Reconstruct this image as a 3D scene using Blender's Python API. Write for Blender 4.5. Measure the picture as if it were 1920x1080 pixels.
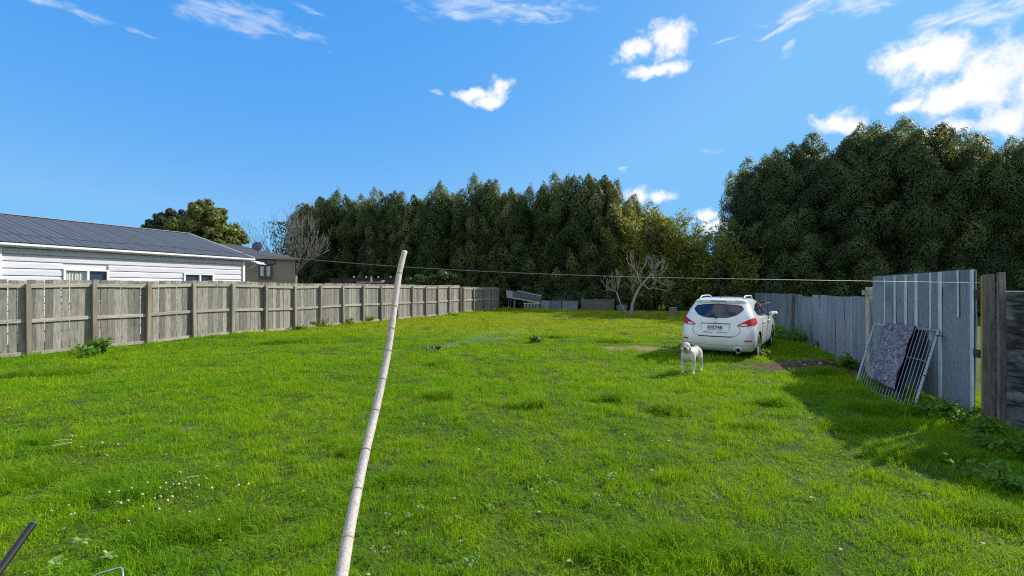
import bpy, bmesh, math, random
import numpy as np
from mathutils import Vector, Matrix

R = math.radians
for o in list(bpy.data.objects):
    bpy.data.objects.remove(o)
scene = bpy.context.scene
COL = scene.collection

# ------------------------------------------------------------------ camera
CAM_H = 1.70                       # eye height above the lawn, metres
F_PX = 850.0                       # focal length of the photograph in its own pixels (1920 wide)
cam_d = bpy.data.cameras.new('camera')
cam_d.sensor_width = 36.0
cam_d.lens = F_PX / 1920 * 36.0
cam_d.clip_start = 0.05
cam_d.clip_end = 5000
cam = bpy.data.objects.new('camera', cam_d)
COL.objects.link(cam)
cam.location = (0, 0, CAM_H)
cam.rotation_euler = (R(90.07), 0, 0)
scene.camera = cam
scene.cycles.use_denoising = False          # keep leaf and blade detail; the sample count is enough
scene.cycles.filter_width = 1.15
scene.cycles.max_bounces = 7
scene.cycles.diffuse_bounces = 4
scene.cycles.transmission_bounces = 5
scene.cycles.sample_clamp_indirect = 6.0

# ------------------------------------------------------------------ light and exposure
SUN_AZ, SUN_EL = 64.7, 33.9        # degrees clockwise from straight ahead, degrees up
vs = scene.view_settings
vs.view_transform = 'Standard'
vs.look = 'None'
vs.gamma = 1.0
vs.use_curve_mapping = False
vs.exposure = 0.78
sv = Vector((math.sin(R(SUN_AZ)) * math.cos(R(SUN_EL)), math.cos(R(SUN_AZ)) * math.cos(R(SUN_EL)), math.sin(R(SUN_EL))))
sun_d = bpy.data.lights.new('sun', 'SUN')
sun_d.energy = 3.8
sun_d.angle = R(0.53)
sun_d.color = (1.0, 0.93, 0.82)
sun = bpy.data.objects.new('sun', sun_d)
COL.objects.link(sun)
sun.location = sv * 60
sun.rotation_euler = sv.to_track_quat('Z', 'Y').to_euler()


class NT:
    """a small helper to write node trees"""
    def __init__(self, tree):
        self.t = tree
        self.n = tree.nodes
        self.l = tree.links

    def node(self, typ, **kw):
        nd = self.n.new(typ)
        for k, v in kw.items():
            setattr(nd, k, v)
        return nd

    def put(self, sock, v):
        if hasattr(v, 'is_output'):
            self.l.new(v, sock)
        elif v is not None:
            sock.default_value = v

    def math(self, op, a, b=None, c=None, clamp=False):
        nd = self.node('ShaderNodeMath', operation=op, use_clamp=clamp)
        self.put(nd.inputs[0], a)
        if b is not None:
            self.put(nd.inputs[1], b)
        if c is not None:
            self.put(nd.inputs[2], c)
        return nd.outputs[0]

    def vmath(self, op, a, b=None, out=0):
        nd = self.node('ShaderNodeVectorMath', operation=op)
        self.put(nd.inputs[0], a)
        if b is not None:
            self.put(nd.inputs[1], b)
        return nd.outputs['Value'] if out == 'v' else nd.outputs[0]

    def noise(self, vec, scale, detail=4, rough=0.55, dist=0.0, dim='3D'):
        nd = self.node('ShaderNodeTexNoise', noise_dimensions=dim)
        if vec is not None:
            self.l.new(vec, nd.inputs['Vector'])
        nd.inputs['Scale'].default_value = scale
        nd.inputs['Detail'].default_value = detail
        nd.inputs['Roughness'].default_value = rough
        nd.inputs['Distortion'].default_value = dist
        return nd.outputs['Fac']

    def ramp(self, fac, stops, interp='LINEAR'):
        nd = self.node('ShaderNodeValToRGB')
        cr = nd.color_ramp
        cr.interpolation = interp
        while len(cr.elements) > 1:
            cr.elements.remove(cr.elements[-1])
        for i, (p, c) in enumerate(stops):
            e = cr.elements[0] if i == 0 else cr.elements.new(p)
            e.position = p
            e.color = (c, c, c, 1) if isinstance(c, (int, float)) else (*c[:3], 1)
        self.put(nd.inputs['Fac'], fac)
        return nd.outputs['Color']

    def mix(self, fac, a, b, blend='MIX'):
        nd = self.node('ShaderNodeMix', data_type='RGBA', blend_type=blend)
        self.put(nd.inputs[0], fac)
        self.put(nd.inputs[6], (*a[:3], 1) if isinstance(a, tuple) else a)
        self.put(nd.inputs[7], (*b[:3], 1) if isinstance(b, tuple) else b)
        return nd.outputs[2]

    def smooth(self, v, lo, hi, a=0.0, b=1.0):
        nd = self.node('ShaderNodeMapRange', interpolation_type='SMOOTHSTEP')
        self.put(nd.inputs[0], v)
        for i, x in enumerate((lo, hi, a, b)):
            self.put(nd.inputs[i + 1], x)
        return nd.outputs[0]


# ------------------------------------------------------------------ sky with cumulus and thin high cloud
world = bpy.data.worlds.new('World')
scene.world = world
world.use_nodes = True
W = NT(world.node_tree)
W.n.clear()
sky = W.node('ShaderNodeTexSky', sky_type='NISHITA')
sky.sun_disc = False
sky.sun_elevation = R(SUN_EL)
sky.sun_rotation = R(SUN_AZ)
sky.altitude = 0
sky.air_density = 1.0
sky.dust_density = 0.5
sky.ozone_density = 1.6
SKY_STRENGTH = 0.15
# clean maritime air as the photograph renders it: an even, deep azure (a response curve on each channel of the sky model)
sk = W.node('ShaderNodeSeparateColor')
W.l.new(sky.outputs[0], sk.inputs[0])
skc = W.node('ShaderNodeCombineColor')
for k_, (ref, val, pw_) in enumerate(((1.66, .50, 1.1), (2.71, 1.68, .5), (4.17, 3.55, .14))):
    W.l.new(W.math('MINIMUM', W.math('MULTIPLY', W.math('POWER', W.math('DIVIDE', sk.outputs[k_], ref), pw_), val), (.86, 2.15, 3.75)[k_]), skc.inputs[k_])
sky_col = skc.outputs[0]
geo = W.node('ShaderNodeTexCoord')
dirv = W.vmath('NORMALIZE', geo.outputs['Generated'])
sep = W.node('ShaderNodeSeparateXYZ')
W.l.new(dirv, sep.inputs[0])
az = W.math('ARCTAN2', sep.outputs[0], sep.outputs[1])       # radians, clockwise from +Y
el = W.math('ARCSINE', sep.outputs[2])
ae = W.node('ShaderNodeCombineXYZ')
W.l.new(az, ae.inputs[0])
W.l.new(el, ae.inputs[1])
AE = ae.outputs[0]
warp = W.node('ShaderNodeTexNoise')
warp.inputs['Scale'].default_value = 9.0
warp.inputs['Detail'].default_value = 5
W.l.new(dirv, warp.inputs['Vector'])
wv = W.vmath('SUBTRACT', warp.outputs['Color'], (0.5, 0.5, 0.5))
wv2 = W.node('ShaderNodeVectorMath', operation='SCALE')
W.l.new(wv, wv2.inputs[0])
wv2.inputs['Scale'].default_value = 0.075
AEW = W.vmath('ADD', AE, wv2.outputs[0])


def px_ang(x, y):
    X, Z = (x - 960) / F_PX, (539 - y) / F_PX
    return math.atan2(X, 1), math.atan2(Z, math.hypot(X, 1))


# cumulus: where each stands in the sky (centre and extent in the photograph, turned into angles)
CUM = [(1760, 105, 120, 55), (1690, 105, 75, 36), (1850, 150, 110, 70), (1770, 185, 80, 45), (1935, 110, 90, 50), (1700, 190, 40, 14),
       (1900, 215, 80, 36), (1990, 170, 120, 90), (1570, 226, 44, 22), (1262, 76, 48, 36), (1195, 96, 46, 20), (1235, 130, 62, 14), (1275, 128, 26, 18),
       (938, 165, 26, 22), (885, 174, 36, 12), (915, 186, 36, 12), (1197, 360, 30, 20), (1240, 367, 30, 13), (1320, 408, 24, 16), (1345, 425, 45, 16), (1790, 240, 70, 16)]
WISP = [(1530, 22, 130, 20), (1610, 12, 80, 18), (1800, 22, 110, 24), (1880, 15, 120, 26), (1470, 57, 70, 7), (1370, 70, 30, 5), (1330, 285, 26, 6), (1172, 314, 16, 7), (1485, 88, 12, 12), (820, 168, 16, 9),
        (440, 40, 110, 34), (530, 58, 100, 18), (380, 20, 60, 20), (110, 8, 130, 14), (580, 15, 40, 10), (930, 15, 190, 34), (870, 35, 100, 16), (270, 65, 40, 6)]


def cloud_field(lst, vec):
    total = None
    for (cx, cy, rx, ry) in lst:
        a0, e0 = px_ang(cx, cy)
        a1, _ = px_ang(cx + rx, cy)
        _, e1 = px_ang(cx, cy - ry)
        d = W.vmath('SUBTRACT', vec, (a0, e0, 0))
        d = W.vmath('DIVIDE', d, (max(a1 - a0, .006), max(e1 - e0, .004), 1))
        m = W.math('SUBTRACT', 1.0, W.vmath('LENGTH', d, out='v'))
        total = m if total is None else W.math('SMOOTH_MAX', total, m, 0.25)
    return total


total = cloud_field(CUM, AEW)
# same kind of cloud over the unseen sky, cover raised to add fill light
bigN = W.noise(dirv, 2.3, 3)
side = W.smooth(W.math('ABSOLUTE', az), 0.95, 1.25)
other = W.math('MULTIPLY', W.math('SUBTRACT', bigN, 0.47), 9.0)
other = W.math('SUBTRACT', W.math('MINIMUM', other, 1.0), W.math('MULTIPLY', W.math('SUBTRACT', 1.0, side), 6.0))
total = W.math('MAXIMUM', total, other)
fine = W.noise(dirv, 30.0, 9, 0.66, 0.25)
dens = W.math('ADD', W.math('MINIMUM', total, 0.9), W.math('MULTIPLY', W.math('SUBTRACT', fine, 0.5), 2.2))
cum = W.smooth(dens, -0.20, 0.72)
# thin streaky high cloud
mp = W.node('ShaderNodeMapping')
mp.inputs['Rotation'].default_value = (0, 0, R(12))
mp.inputs['Scale'].default_value = (5.0, 17.0, 1)
W.l.new(AE, mp.inputs['Vector'])
st = W.noise(mp.outputs[0], 3.0, 9, 0.66, 0.5)
wis = W.math('ADD', W.math('MINIMUM', cloud_field(WISP, AEW), 0.55), W.math('MULTIPLY', W.math('SUBTRACT', st, 0.5), 2.8))
cir = W.math('MULTIPLY', W.smooth(wis, -.02, 1.3), W.smooth(az, -.25, .5, .55, .9))
# cloud tone: bright tops, greyer thick middles
shade = W.noise(W.vmath('ADD', dirv, (0.02, 0.0, 0.035)), 12.0, 6)
tone = W.smooth(W.math('ADD', W.math('MULTIPLY', dens, 0.14), shade), 0.55, 0.95)
ccol = W.mix(tone, (4.0, 4.05, 4.1), (2.75, 2.9, 3.2))
c1 = W.mix(cir, sky_col, (3.75, 3.9, 4.1))
c2 = W.mix(cum, c1, ccol)
bg = W.node('ShaderNodeBackground')
W.l.new(c2, bg.inputs['Color'])
bg.inputs['Strength'].default_value = SKY_STRENGTH
wo = W.node('ShaderNodeOutputWorld')
W.l.new(bg.outputs[0], wo.inputs['Surface'])

# ------------------------------------------------------------------ helpers: noise, ground height, picture rays
_rs = np.random.RandomState(7)
_TAB = _rs.rand(256, 256)


def vn(x, y, s=0):
    """smooth value noise, 0..1"""
    x = np.asarray(x, float) + s * 17.31
    y = np.asarray(y, float) + s * 9.77
    xi, yi = np.floor(x).astype(int), np.floor(y).astype(int)
    fx, fy = x - xi, y - yi
    fx, fy = fx * fx * (3 - 2 * fx), fy * fy * (3 - 2 * fy)
    g = lambda a, b: _TAB[a & 255, b & 255]
    return (g(xi, yi) * (1 - fx) + g(xi + 1, yi) * fx) * (1 - fy) + (g(xi, yi + 1) * (1 - fx) + g(xi + 1, yi + 1) * fx) * fy


def gz(x, y):
    """height of the ground"""
    x, y = np.asarray(x, float), np.asarray(y, float)
    h = 0.07 * (vn(x * .33, y * .33, 1) - .5) + 0.045 * (vn(x * 1.1, y * 1.1, 2) - .5) + 0.02 * (vn(x * 3.1, y * 3.1, 3) - .5)
    h = h - 0.10 * np.exp(-((x - 6.3) ** 2 + (y - 12.3) ** 2) / (2 * 2.6 ** 2))
    h = h + 0.16 * np.exp(-(((x - 7.0) / 1.0) ** 2 + ((y - 10.1) / .9) ** 2))       # soil heap by the iron fence
    return h


def gzf(x, y):
    return float(gz(x, y))


def ground_at(px, py):
    """the point of the ground that the photograph shows at a pixel"""
    dx, dz = (px - 960) / F_PX, (539 - py) / F_PX
    y = -CAM_H / dz
    for _ in range(12):
        y = (gzf(dx * y, y) - CAM_H) / dz
    return Vector((dx * y, y, gzf(dx * y, y)))


def at(px, py, y):
    return Vector(((px - 960) / F_PX * y, y, CAM_H + (539 - py) / F_PX * y))


# ------------------------------------------------------------------ helpers: things, parts, meshes
def link(o, parent=None):
    COL.objects.link(o)
    if parent is not None:
        o.parent = parent
    return o


def tag(o, label, cat, group=None, kind=None):
    o['label'] = label
    if cat:
        o['category'] = cat
    if group:
        o['group'] = group
    if kind:
        o['kind'] = kind
    return o


def thing(name, label, cat, loc=(0, 0, 0), rz=0.0, group=None):
    o = bpy.data.objects.new(name, None)
    o.empty_display_size = 0.2
    o.location = loc
    o.rotation_euler = (0, 0, rz)
    link(o)
    return tag(o, label, cat, group)


def obj(name, me, parent=None, loc=(0, 0, 0), rot=(0, 0, 0), scale=(1, 1, 1)):
    o = bpy.data.objects.new(name, me)
    o.location, o.rotation_euler, o.scale = loc, rot, scale
    return link(o, parent)


class MB:
    """collects shapes for ONE mesh"""
    def __init__(self):
        self.v, self.f = [], []

    def add(self, vs, fs):
        b = len(self.v)
        self.v += [tuple(p) for p in vs]
        self.f += [tuple(i + b for i in f) for f in fs]
        return self

    def box(self, c, s, rz=0.0, M=None, taper=0.0):
        hx, hy, hz = s[0] / 2, s[1] / 2, s[2] / 2
        vs = [Vector((x * hx * (1 - taper * (z > 0)), y * hy * (1 - taper * (z > 0)), z * hz)) for z in (-1, 1) for y in (-1, 1) for x in (-1, 1)]
        rot = M if M is not None else Matrix.Rotation(rz, 3, 'Z')
        vs = [rot @ p + Vector(c) for p in vs]
        return self.add(vs, [(0, 2, 3, 1), (4, 5, 7, 6), (0, 1, 5, 4), (2, 6, 7, 3), (0, 4, 6, 2), (1, 3, 7, 5)])

    def bar(self, a, b, w, d=None, up=(0, 0, 1)):
        """a square bar from a to b"""
        a, b = Vector(a), Vector(b)
        d = d or w
        t = (b - a).normalized()
        u = Vector(up)
        if abs(t.dot(u)) > .98:
            u = Vector((0, 1, 0))
        s = t.cross(u).normalized()
        u = s.cross(t)
        vs = [p + s * w / 2 * i + u * d / 2 * j for p in (a, b) for j in (-1, 1) for i in (-1, 1)]
        return self.add(vs, [(0, 1, 3, 2), (4, 6, 7, 5), (0, 4, 5, 1), (2, 3, 7, 6), (0, 2, 6, 4), (1, 5, 7, 3)])

    def tube(self, pts, rad, n=8, cap=True):
        pts = [Vector(p) for p in pts]
        if not hasattr(rad, '__len__'):
            rad = [rad] * len(pts)
        vs, fs = [], []
        ref = None
        for i, p in enumerate(pts):
            t = (pts[min(i + 1, len(pts) - 1)] - pts[max(i - 1, 0)])
            t = t.normalized() if t.length > 1e-9 else Vector((0, 0, 1))
            if ref is None:
                ref = Vector((0, 0, 1)) if abs(t.z) < .9 else Vector((1, 0, 0))
            s = t.cross(ref)
            s = s.normalized() if s.length > 1e-6 else t.orthogonal().normalized()
            ref = s.cross(t)
            for k in range(n):
                a = 2 * math.pi * k / n
                vs.append(p + (s * math.cos(a) + ref * math.sin(a)) * rad[i])
        for i in range(len(pts) - 1):
            for k in range(n):
                k2 = (k + 1) % n
                fs.append((i * n + k, i * n + k2, (i + 1) * n + k2, (i + 1) * n + k))
        if cap:
            fs.append(tuple(range(n - 1, -1, -1)))
            fs.append(tuple(range((len(pts) - 1) * n, len(pts) * n)))
        return self.add(vs, fs)

    def ell(self, c, r, nu=12, nv=8, M=None):
        c = Vector(c)
        vs, fs = [], []
        for j in range(nv + 1):
            ph = math.pi * j / nv
            for i in range(nu):
                a = 2 * math.pi * i / nu
                p = Vector((r[0] * math.sin(ph) * math.cos(a), r[1] * math.sin(ph) * math.sin(a), r[2] * math.cos(ph)))
                vs.append((M @ p if M is not None else p) + c)
        for j in range(nv):
            for i in range(nu):
                i2 = (i + 1) % nu
                fs.append((j * nu + i, (j + 1) * nu + i, (j + 1) * nu + i2, j * nu + i2))
        return self.add(vs, fs)

    def lathe(self, prof, n=20, axis='Z', c=(0, 0, 0)):
        vs, fs = [], []
        for r, h in prof:
            for k in range(n):
                a = 2 * math.pi * k / n
                if axis == 'Z':
                    p = (r * math.cos(a), r * math.sin(a), h)
                elif axis == 'X':
                    p = (h, r * math.cos(a), r * math.sin(a))
                else:
                    p = (r * math.sin(a), h, r * math.cos(a))
                vs.append(Vector(p) + Vector(c))
        m = len(prof)
        for i in range(m - 1):
            for k in range(n):
                k2 = (k + 1) % n
                fs.append((i * n + k, i * n + k2, (i + 1) * n + k2, (i + 1) * n + k))
        return self.add(vs, fs)

    def extrude(self, poly, a, b):
        """polygon of (u, w) pairs given as functions: a(u, w) and b(u, w) return the two end points"""
        n = len(poly)
        vs = [a(*p) for p in poly] + [b(*p) for p in poly]
        fs = [(i, (i + 1) % n, n + (i + 1) % n, n + i) for i in range(n)]
        fs += [tuple(range(n - 1, -1, -1)), tuple(range(n, 2 * n))]
        return self.add(vs, fs)

    def mesh(self, name, mat, smooth=False, fix=True):
        me = bpy.data.meshes.new(name)
        me.from_pydata(self.v, [], self.f)
        if fix:
            bm = bmesh.new()
            bm.from_mesh(me)
            bmesh.ops.recalc_face_normals(bm, faces=bm.faces)
            bm.to_mesh(me)
            bm.free()
        if mat:
            me.materials.append(mat)
        if smooth:
            me.polygons.foreach_set('use_smooth', [True] * len(me.polygons))
        me.update()
        return me

    def build(self, name, mat, parent=None, smooth=False, loc=(0, 0, 0), rot=(0, 0, 0), fix=True):
        return obj(name, self.mesh(name, mat, smooth, fix), parent, loc, rot)


def np_mesh(name, verts, quads, mat, tris=None, tone=None, nrm=None):
    """a mesh from numpy arrays of vertices and quads (and triangles)"""
    me = bpy.data.meshes.new(name)
    verts = np.asarray(verts, np.float32)
    nq = 0 if quads is None else len(quads)
    nt = 0 if tris is None else len(tris)
    me.vertices.add(len(verts))
    me.vertices.foreach_set('co', verts.ravel())
    loops = np.concatenate([np.asarray(a, np.int32).ravel() for a in (quads, tris) if a is not None and len(a)])
    me.loops.add(len(loops))
    me.loops.foreach_set('vertex_index', loops)
    me.polygons.add(nq + nt)
    start = np.concatenate([np.arange(nq) * 4, nq * 4 + np.arange(nt) * 3]).astype(np.int32)
    me.polygons.foreach_set('loop_start', start)
    me.update(calc_edges=True)
    if mat:
        me.materials.append(mat)
    if nrm is not None:
        me.polygons.foreach_set('use_smooth', np.ones(len(me.polygons), bool))
        me.normals_split_custom_set_from_vertices(np.asarray(nrm, np.float32))
    if tone is not None:
        at_ = me.attributes.new('tone', 'FLOAT', 'POINT')
        at_.data.foreach_set('value', np.asarray(tone, np.float32))
    return me


def bevel(me, w, seg=1):
    bm = bmesh.new()
    bm.from_mesh(me)
    bmesh.ops.bevel(bm, geom=list(bm.edges), offset=w, segments=seg, affect='EDGES', profile=.6)
    bm.to_mesh(me)
    bm.free()
    return me


# ------------------------------------------------------------------ materials
MATS = {}


def new_mat(name):
    m = bpy.data.materials.new(name)
    m.use_nodes = True
    t = NT(m.node_tree)
    t.n.clear()
    out = t.node('ShaderNodeOutputMaterial')
    MATS[name] = m
    return m, t, out


def mk(name, c1, c2=None, scale=6.0, stretch=(1, 1, 1), rough=.7, bump=0.0, metal=0.0, rand=0.0, coat=0.0, detail=5, lo=.35, hi=.65, c3=None, s3=1.5,
       lo3=.5, hi3=.7, spec=.4, coords='Object', bscale=None):
    """a general surface: two colours mixed by stretched noise, an optional third in larger blotches, per-piece variation, bump"""
    m, t, out = new_mat(name)
    p = t.node('ShaderNodeBsdfPrincipled')
    tc = t.node('ShaderNodeTexCoord')
    oi = t.node('ShaderNodeObjectInfo')
    src = tc.outputs['Object'] if coords == 'Object' else t.node('ShaderNodeNewGeometry').outputs['Position']
    off = t.node('ShaderNodeVectorMath', operation='SCALE')
    off.inputs[0].default_value = (37.0, 91.0, 53.0)
    t.l.new(oi.outputs['Random'], off.inputs['Scale'])
    v = t.vmath('ADD', src, off.outputs[0])
    vsx = t.vmath('MULTIPLY', v, stretch)
    n = t.noise(vsx, scale, detail, .6)
    col = t.mix(t.smooth(n, lo, hi), c1, c2 or c1)
    if c3:
        col = t.mix(t.smooth(t.noise(v, s3, 4), lo3, hi3), col, c3)
    if rand:
        k = t.math('ADD', t.math('MULTIPLY', t.math('SUBTRACT', oi.outputs['Random'], .5), 2 * rand), 1.0)
        sc = t.node('ShaderNodeVectorMath', operation='SCALE')
        t.l.new(col, sc.inputs[0])
        t.l.new(k, sc.inputs['Scale'])
        col = sc.outputs[0]
    t.put(p.inputs['Base Color'], col)
    p.inputs['Roughness'].default_value = rough
    p.inputs['Metallic'].default_value = metal
    p.inputs['Specular IOR Level'].default_value = spec
    p.inputs['Coat Weight'].default_value = coat
    p.inputs['Coat Roughness'].default_value = .06
    if bump:
        b = t.node('ShaderNodeBump')
        b.inputs['Strength'].default_value = min(1.0, bump)
        b.inputs['Distance'].default_value = .01
        nb = n if bscale is None else t.noise(vsx, bscale, 4)
        t.l.new(nb, b.inputs['Height'])
        t.l.new(b.outputs[0], p.inputs['Normal'])
    t.l.new(p.outputs[0], out.inputs['Surface'])
    return m


def leaf_mat(name, ca, cb, trans=.35, tcol=None, scale=.6, gloss=.35, cc=None, spec=.3, tone=False):
    """leaves: reflecting and letting light through; tone varies from spot to spot and from plant to plant"""
    m, t, out = new_mat(name)
    g = t.node('ShaderNodeNewGeometry')
    oi = t.node('ShaderNodeObjectInfo')
    n1 = t.noise(g.outputs['Position'], scale, 3)
    n2 = t.noise(g.outputs['Position'], 9.0, 2)
    f = t.math('ADD', t.math('MULTIPLY', t.smooth(n1, .35, .65), .6), t.math('ADD', t.math('MULTIPLY', n2, .25), t.math('MULTIPLY', oi.outputs['Random'], .25)))
    col = t.mix(f, ca, cb)
    if cc:
        col = t.mix(t.smooth(t.noise(g.outputs['Position'], 2.3, 3), .58, .7), col, cc)
    if tone:                                     # each spray's own age and tone, with lit tops and dark gaps painted in
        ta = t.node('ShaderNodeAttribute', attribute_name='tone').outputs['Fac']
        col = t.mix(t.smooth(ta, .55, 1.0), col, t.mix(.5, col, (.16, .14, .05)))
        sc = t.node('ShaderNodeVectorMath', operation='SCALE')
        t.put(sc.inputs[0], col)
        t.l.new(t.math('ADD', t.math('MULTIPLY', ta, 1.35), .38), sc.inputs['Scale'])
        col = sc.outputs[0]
    p = t.node('ShaderNodeBsdfPrincipled')
    t.put(p.inputs['Base Color'], col)
    p.inputs['Roughness'].default_value = gloss
    p.inputs['Specular IOR Level'].default_value = spec
    tr = t.node('ShaderNodeBsdfTranslucent')
    tc = t.mix(.7, col, tcol) if tcol else col
    t.put(tr.inputs['Color'], tc)
    ms = t.node('ShaderNodeMixShader')
    ms.inputs[0].default_value = trans
    t.l.new(p.outputs[0], ms.inputs[1])
    t.l.new(tr.outputs[0], ms.inputs[2])
    t.l.new(ms.outputs[0], out.inputs['Surface'])
    return m


def glass_mat(name, tint=(.02, .025, .03), rough=.03):
    m, t, out = new_mat(name)
    p = t.node('ShaderNodeBsdfPrincipled')
    p.inputs['Base Color'].default_value = (*tint, 1)
    p.inputs['Roughness'].default_value = rough
    p.inputs['Specular IOR Level'].default_value = .7
    t.l.new(p.outputs[0], out.inputs['Surface'])
    return m

# ------------------------------------------------------------------ the materials of this place
M_paling = mk('paling_wood', (.245, .24, .21), (.155, .15, .13), 5, (6, 6, .7), .85, .35, rand=.38, c3=(.125, .13, .095), s3=2.2, lo3=.6, hi3=.85)
M_rail = mk('rail_wood', (.36, .345, .285), (.24, .23, .19), 5, (.7, 6, 6), .85, .3, rand=.14, c3=(.15, .15, .11), s3=2.5, lo3=.58, hi3=.8)
M_post = mk('post_wood', (.26, .24, .19), (.17, .16, .13), 5, (6, 6, .6), .85, .35, rand=.2, c3=(.20, .14, .10), s3=1.2)
M_oldwood = mk('old_timber', (.19, .18, .16), (.10, .095, .09), 6, (5, 5, .7), .9, .4, rand=.2)
M_palewood = mk('pale_timber', (.48, .45, .38), (.34, .31, .25), 7, (4, 4, .8), .8, .2, rand=.1)
M_sleeper = mk('blackened_plank', (.028, .027, .028), (.10, .10, .098), 7, (1.0, 1.0, 3.5), .92, .6, rand=.25, c3=(.16, .17, .18), s3=3.4, lo3=.52, hi3=.66, lo=.42, hi=.62)
M_zinc = mk('weathered_zinc', (.14, .185, .235), (.24, .285, .335), 11, (7, 7, .22), .55, .12, metal=.12, rand=.16, c3=(.13, .16, .205), s3=1.3, lo3=.5, hi3=.72)
M_zinc_gate = mk('gate_zinc', (.18, .22, .27), (.28, .32, .37), 30, (3, 3, .5), .58, .2, metal=.12, rand=.12, c3=(.15, .18, .22), s3=1.6)
M_zinc_pale = mk('pale_zinc', (.60, .68, .72), (.46, .54, .60), 9, (4, 4, .5), .55, .1, metal=.2, rand=.1)
M_zinc_back = mk('dull_zinc', (.22, .25, .28), (.14, .16, .185), 5, (1, 1, 4), .55, .1, metal=.3, rand=.25)
M_galv = mk('galvanised_steel', (.36, .40, .40), (.26, .29, .30), 30, (1, 1, 1), .45, 0, metal=.6)
M_rust = mk('rusty_steel', (.055, .035, .025), (.10, .06, .04), 40, (1, 1, 1), .8, .2)
M_weatherboard = mk('white_board_paint', (.60, .61, .66), (.54, .55, .60), 3, (.6, 3, 3), .5, .04, rand=.05)
M_white = mk('white_trim_paint', (.78, .78, .77), (.70, .70, .69), 4, (1, 1, 1), .45, 0, rand=.03)
M_roof = mk('blue_grey_roof_steel', (.066, .075, .090), (.080, .090, .106), 3, (1, 1, 1), .62, 0, rand=.05, spec=.35)
M_rooftile = mk('dark_roof', (.055, .055, .06), (.085, .085, .09), 12, (1, 1, 1), .85, .2)
M_tan = mk('tan_board_paint', (.25, .215, .175), (.235, .20, .165), 3, (.5, 1, 3), .7, .0, rand=.03)
M_darkframe = mk('dark_window_frame', (.035, .04, .04), None, rough=.5)
M_curtain = mk('curtain_cloth', (.62, .66, .64), (.42, .46, .45), 16, (6, 6, .3), .9, 0)
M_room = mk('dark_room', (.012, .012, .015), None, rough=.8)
M_glass = glass_mat('window_glass', (.03, .04, .045))
M_purple = mk('dark_plum_fence', (.030, .026, .038), (.045, .038, .052), 4, (5, 1, .6), .7, .05)
M_soil = mk('dark_soil', (.055, .036, .020), (.12, .085, .052), 14, (1, 1, 1), .95, .6)
M_bamboo = mk('bleached_bamboo', (.50, .455, .41), (.33, .295, .265), 16, (6, 6, .30), .7, .2, c3=(.24, .21, .19), s3=9, lo3=.58, hi3=.8)
M_node = mk('bamboo_joint', (.22, .18, .15), (.34, .29, .24), 20, rough=.8)
M_black = mk('black_paint', (.012, .012, .014), None, rough=.35)
M_wire = mk('steel_wire', (.20, .195, .185), None, rough=.5, metal=.5)
M_ash = mk('ash_and_char', (.02, .02, .022), (.42, .40, .38), 22, (1, 1, 1), .95, .5, lo=.45, hi=.6)
M_bark = mk('brown_bark', (.085, .065, .05), (.045, .036, .03), 6, (4, 4, .6), .95, .4)
M_twig = mk('grey_twig', (.20, .19, .18), (.13, .125, .12), 8, (3, 3, 1), .9, .1)
M_figbark = mk('pale_bark', (.30, .285, .25), (.19, .175, .15), 8, (3, 3, 1), .9, .1)
M_tree = leaf_mat('evergreen_leaf', (.046, .094, .040), (.088, .135, .038), .36, (.30, .31, .05), .45, .55, cc=(.10, .095, .055), spec=.25, tone=True)
M_treeR = leaf_mat('tall_evergreen_leaf', (.046, .094, .044), (.088, .135, .042), .36, (.29, .30, .06), .4, .55, cc=(.11, .105, .065), spec=.25, tone=True)
M_darktree = leaf_mat('dark_leaf', (.035, .06, .032), (.06, .09, .04), .3, (.15, .18, .04), .5, .4)
M_gum = leaf_mat('olive_leaf', (.11, .15, .035), (.19, .22, .05), .35, (.3, .3, .04), .6, .4)
M_bambooleaf = leaf_mat('bamboo_leaf', (.13, .17, .035), (.25, .27, .055), .42, (.38, .36, .06), .7, .45)
M_shrub = leaf_mat('shrub_leaf', (.035, .075, .012), (.08, .12, .02), .35, (.16, .22, .03), .9, .4)
M_weed = leaf_mat('weed_leaf', (.085, .20, .02), (.15, .28, .03), .38, (.22, .40, .03), 2, .5, spec=.2)
M_dock = leaf_mat('pale_weed_leaf', (.12, .24, .05), (.22, .33, .10), .3, (.22, .40, .05), 3, .7, spec=.1)

# ground colour: soil seen between the blades, worn and dry places as a painted-in wear map
WORN = [(1190, 651, 1.25, .5, 1.2), (1000, 595, 1.6, 1.1, .55), (948, 632, .75, .32, .7), (1300, 590, 2.0, 1.0, .5), (1150, 596, 3.0, .9, .4),
        (1100, 585, 3.0, 1.0, .35), (700, 875, .30, .10, .45), (1060, 730, .8, .25, .35), (330, 800, .6, .2, .35)]
WORN = [(ground_at(a, b), rx, ry, k) for a, b, rx, ry, k in WORN]


def worn(x, y):
    x, y = np.asarray(x, float), np.asarray(y, float)
    w = np.zeros_like(x)
    for c, rx, ry, k in WORN:
        w = np.maximum(w, k * np.exp(-(((x - c.x) / rx) ** 2 + ((y - c.y) / ry) ** 2)))
    w = w * (.45 + 1.1 * vn(x * 2.6, y * 2.6, 5))
    return np.clip(w, 0, 1)


def soil(x, y):
    x, y = np.asarray(x, float), np.asarray(y, float)
    d = ((x - 6.85) / 1.05) ** 2 + ((y - 10.1) / .75) ** 2
    return np.clip(1.7 * np.exp(-d * .8) + .7 * (vn(x * 3, y * 3, 8) - .5), 0, 1) * (d < 3.5)


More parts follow.
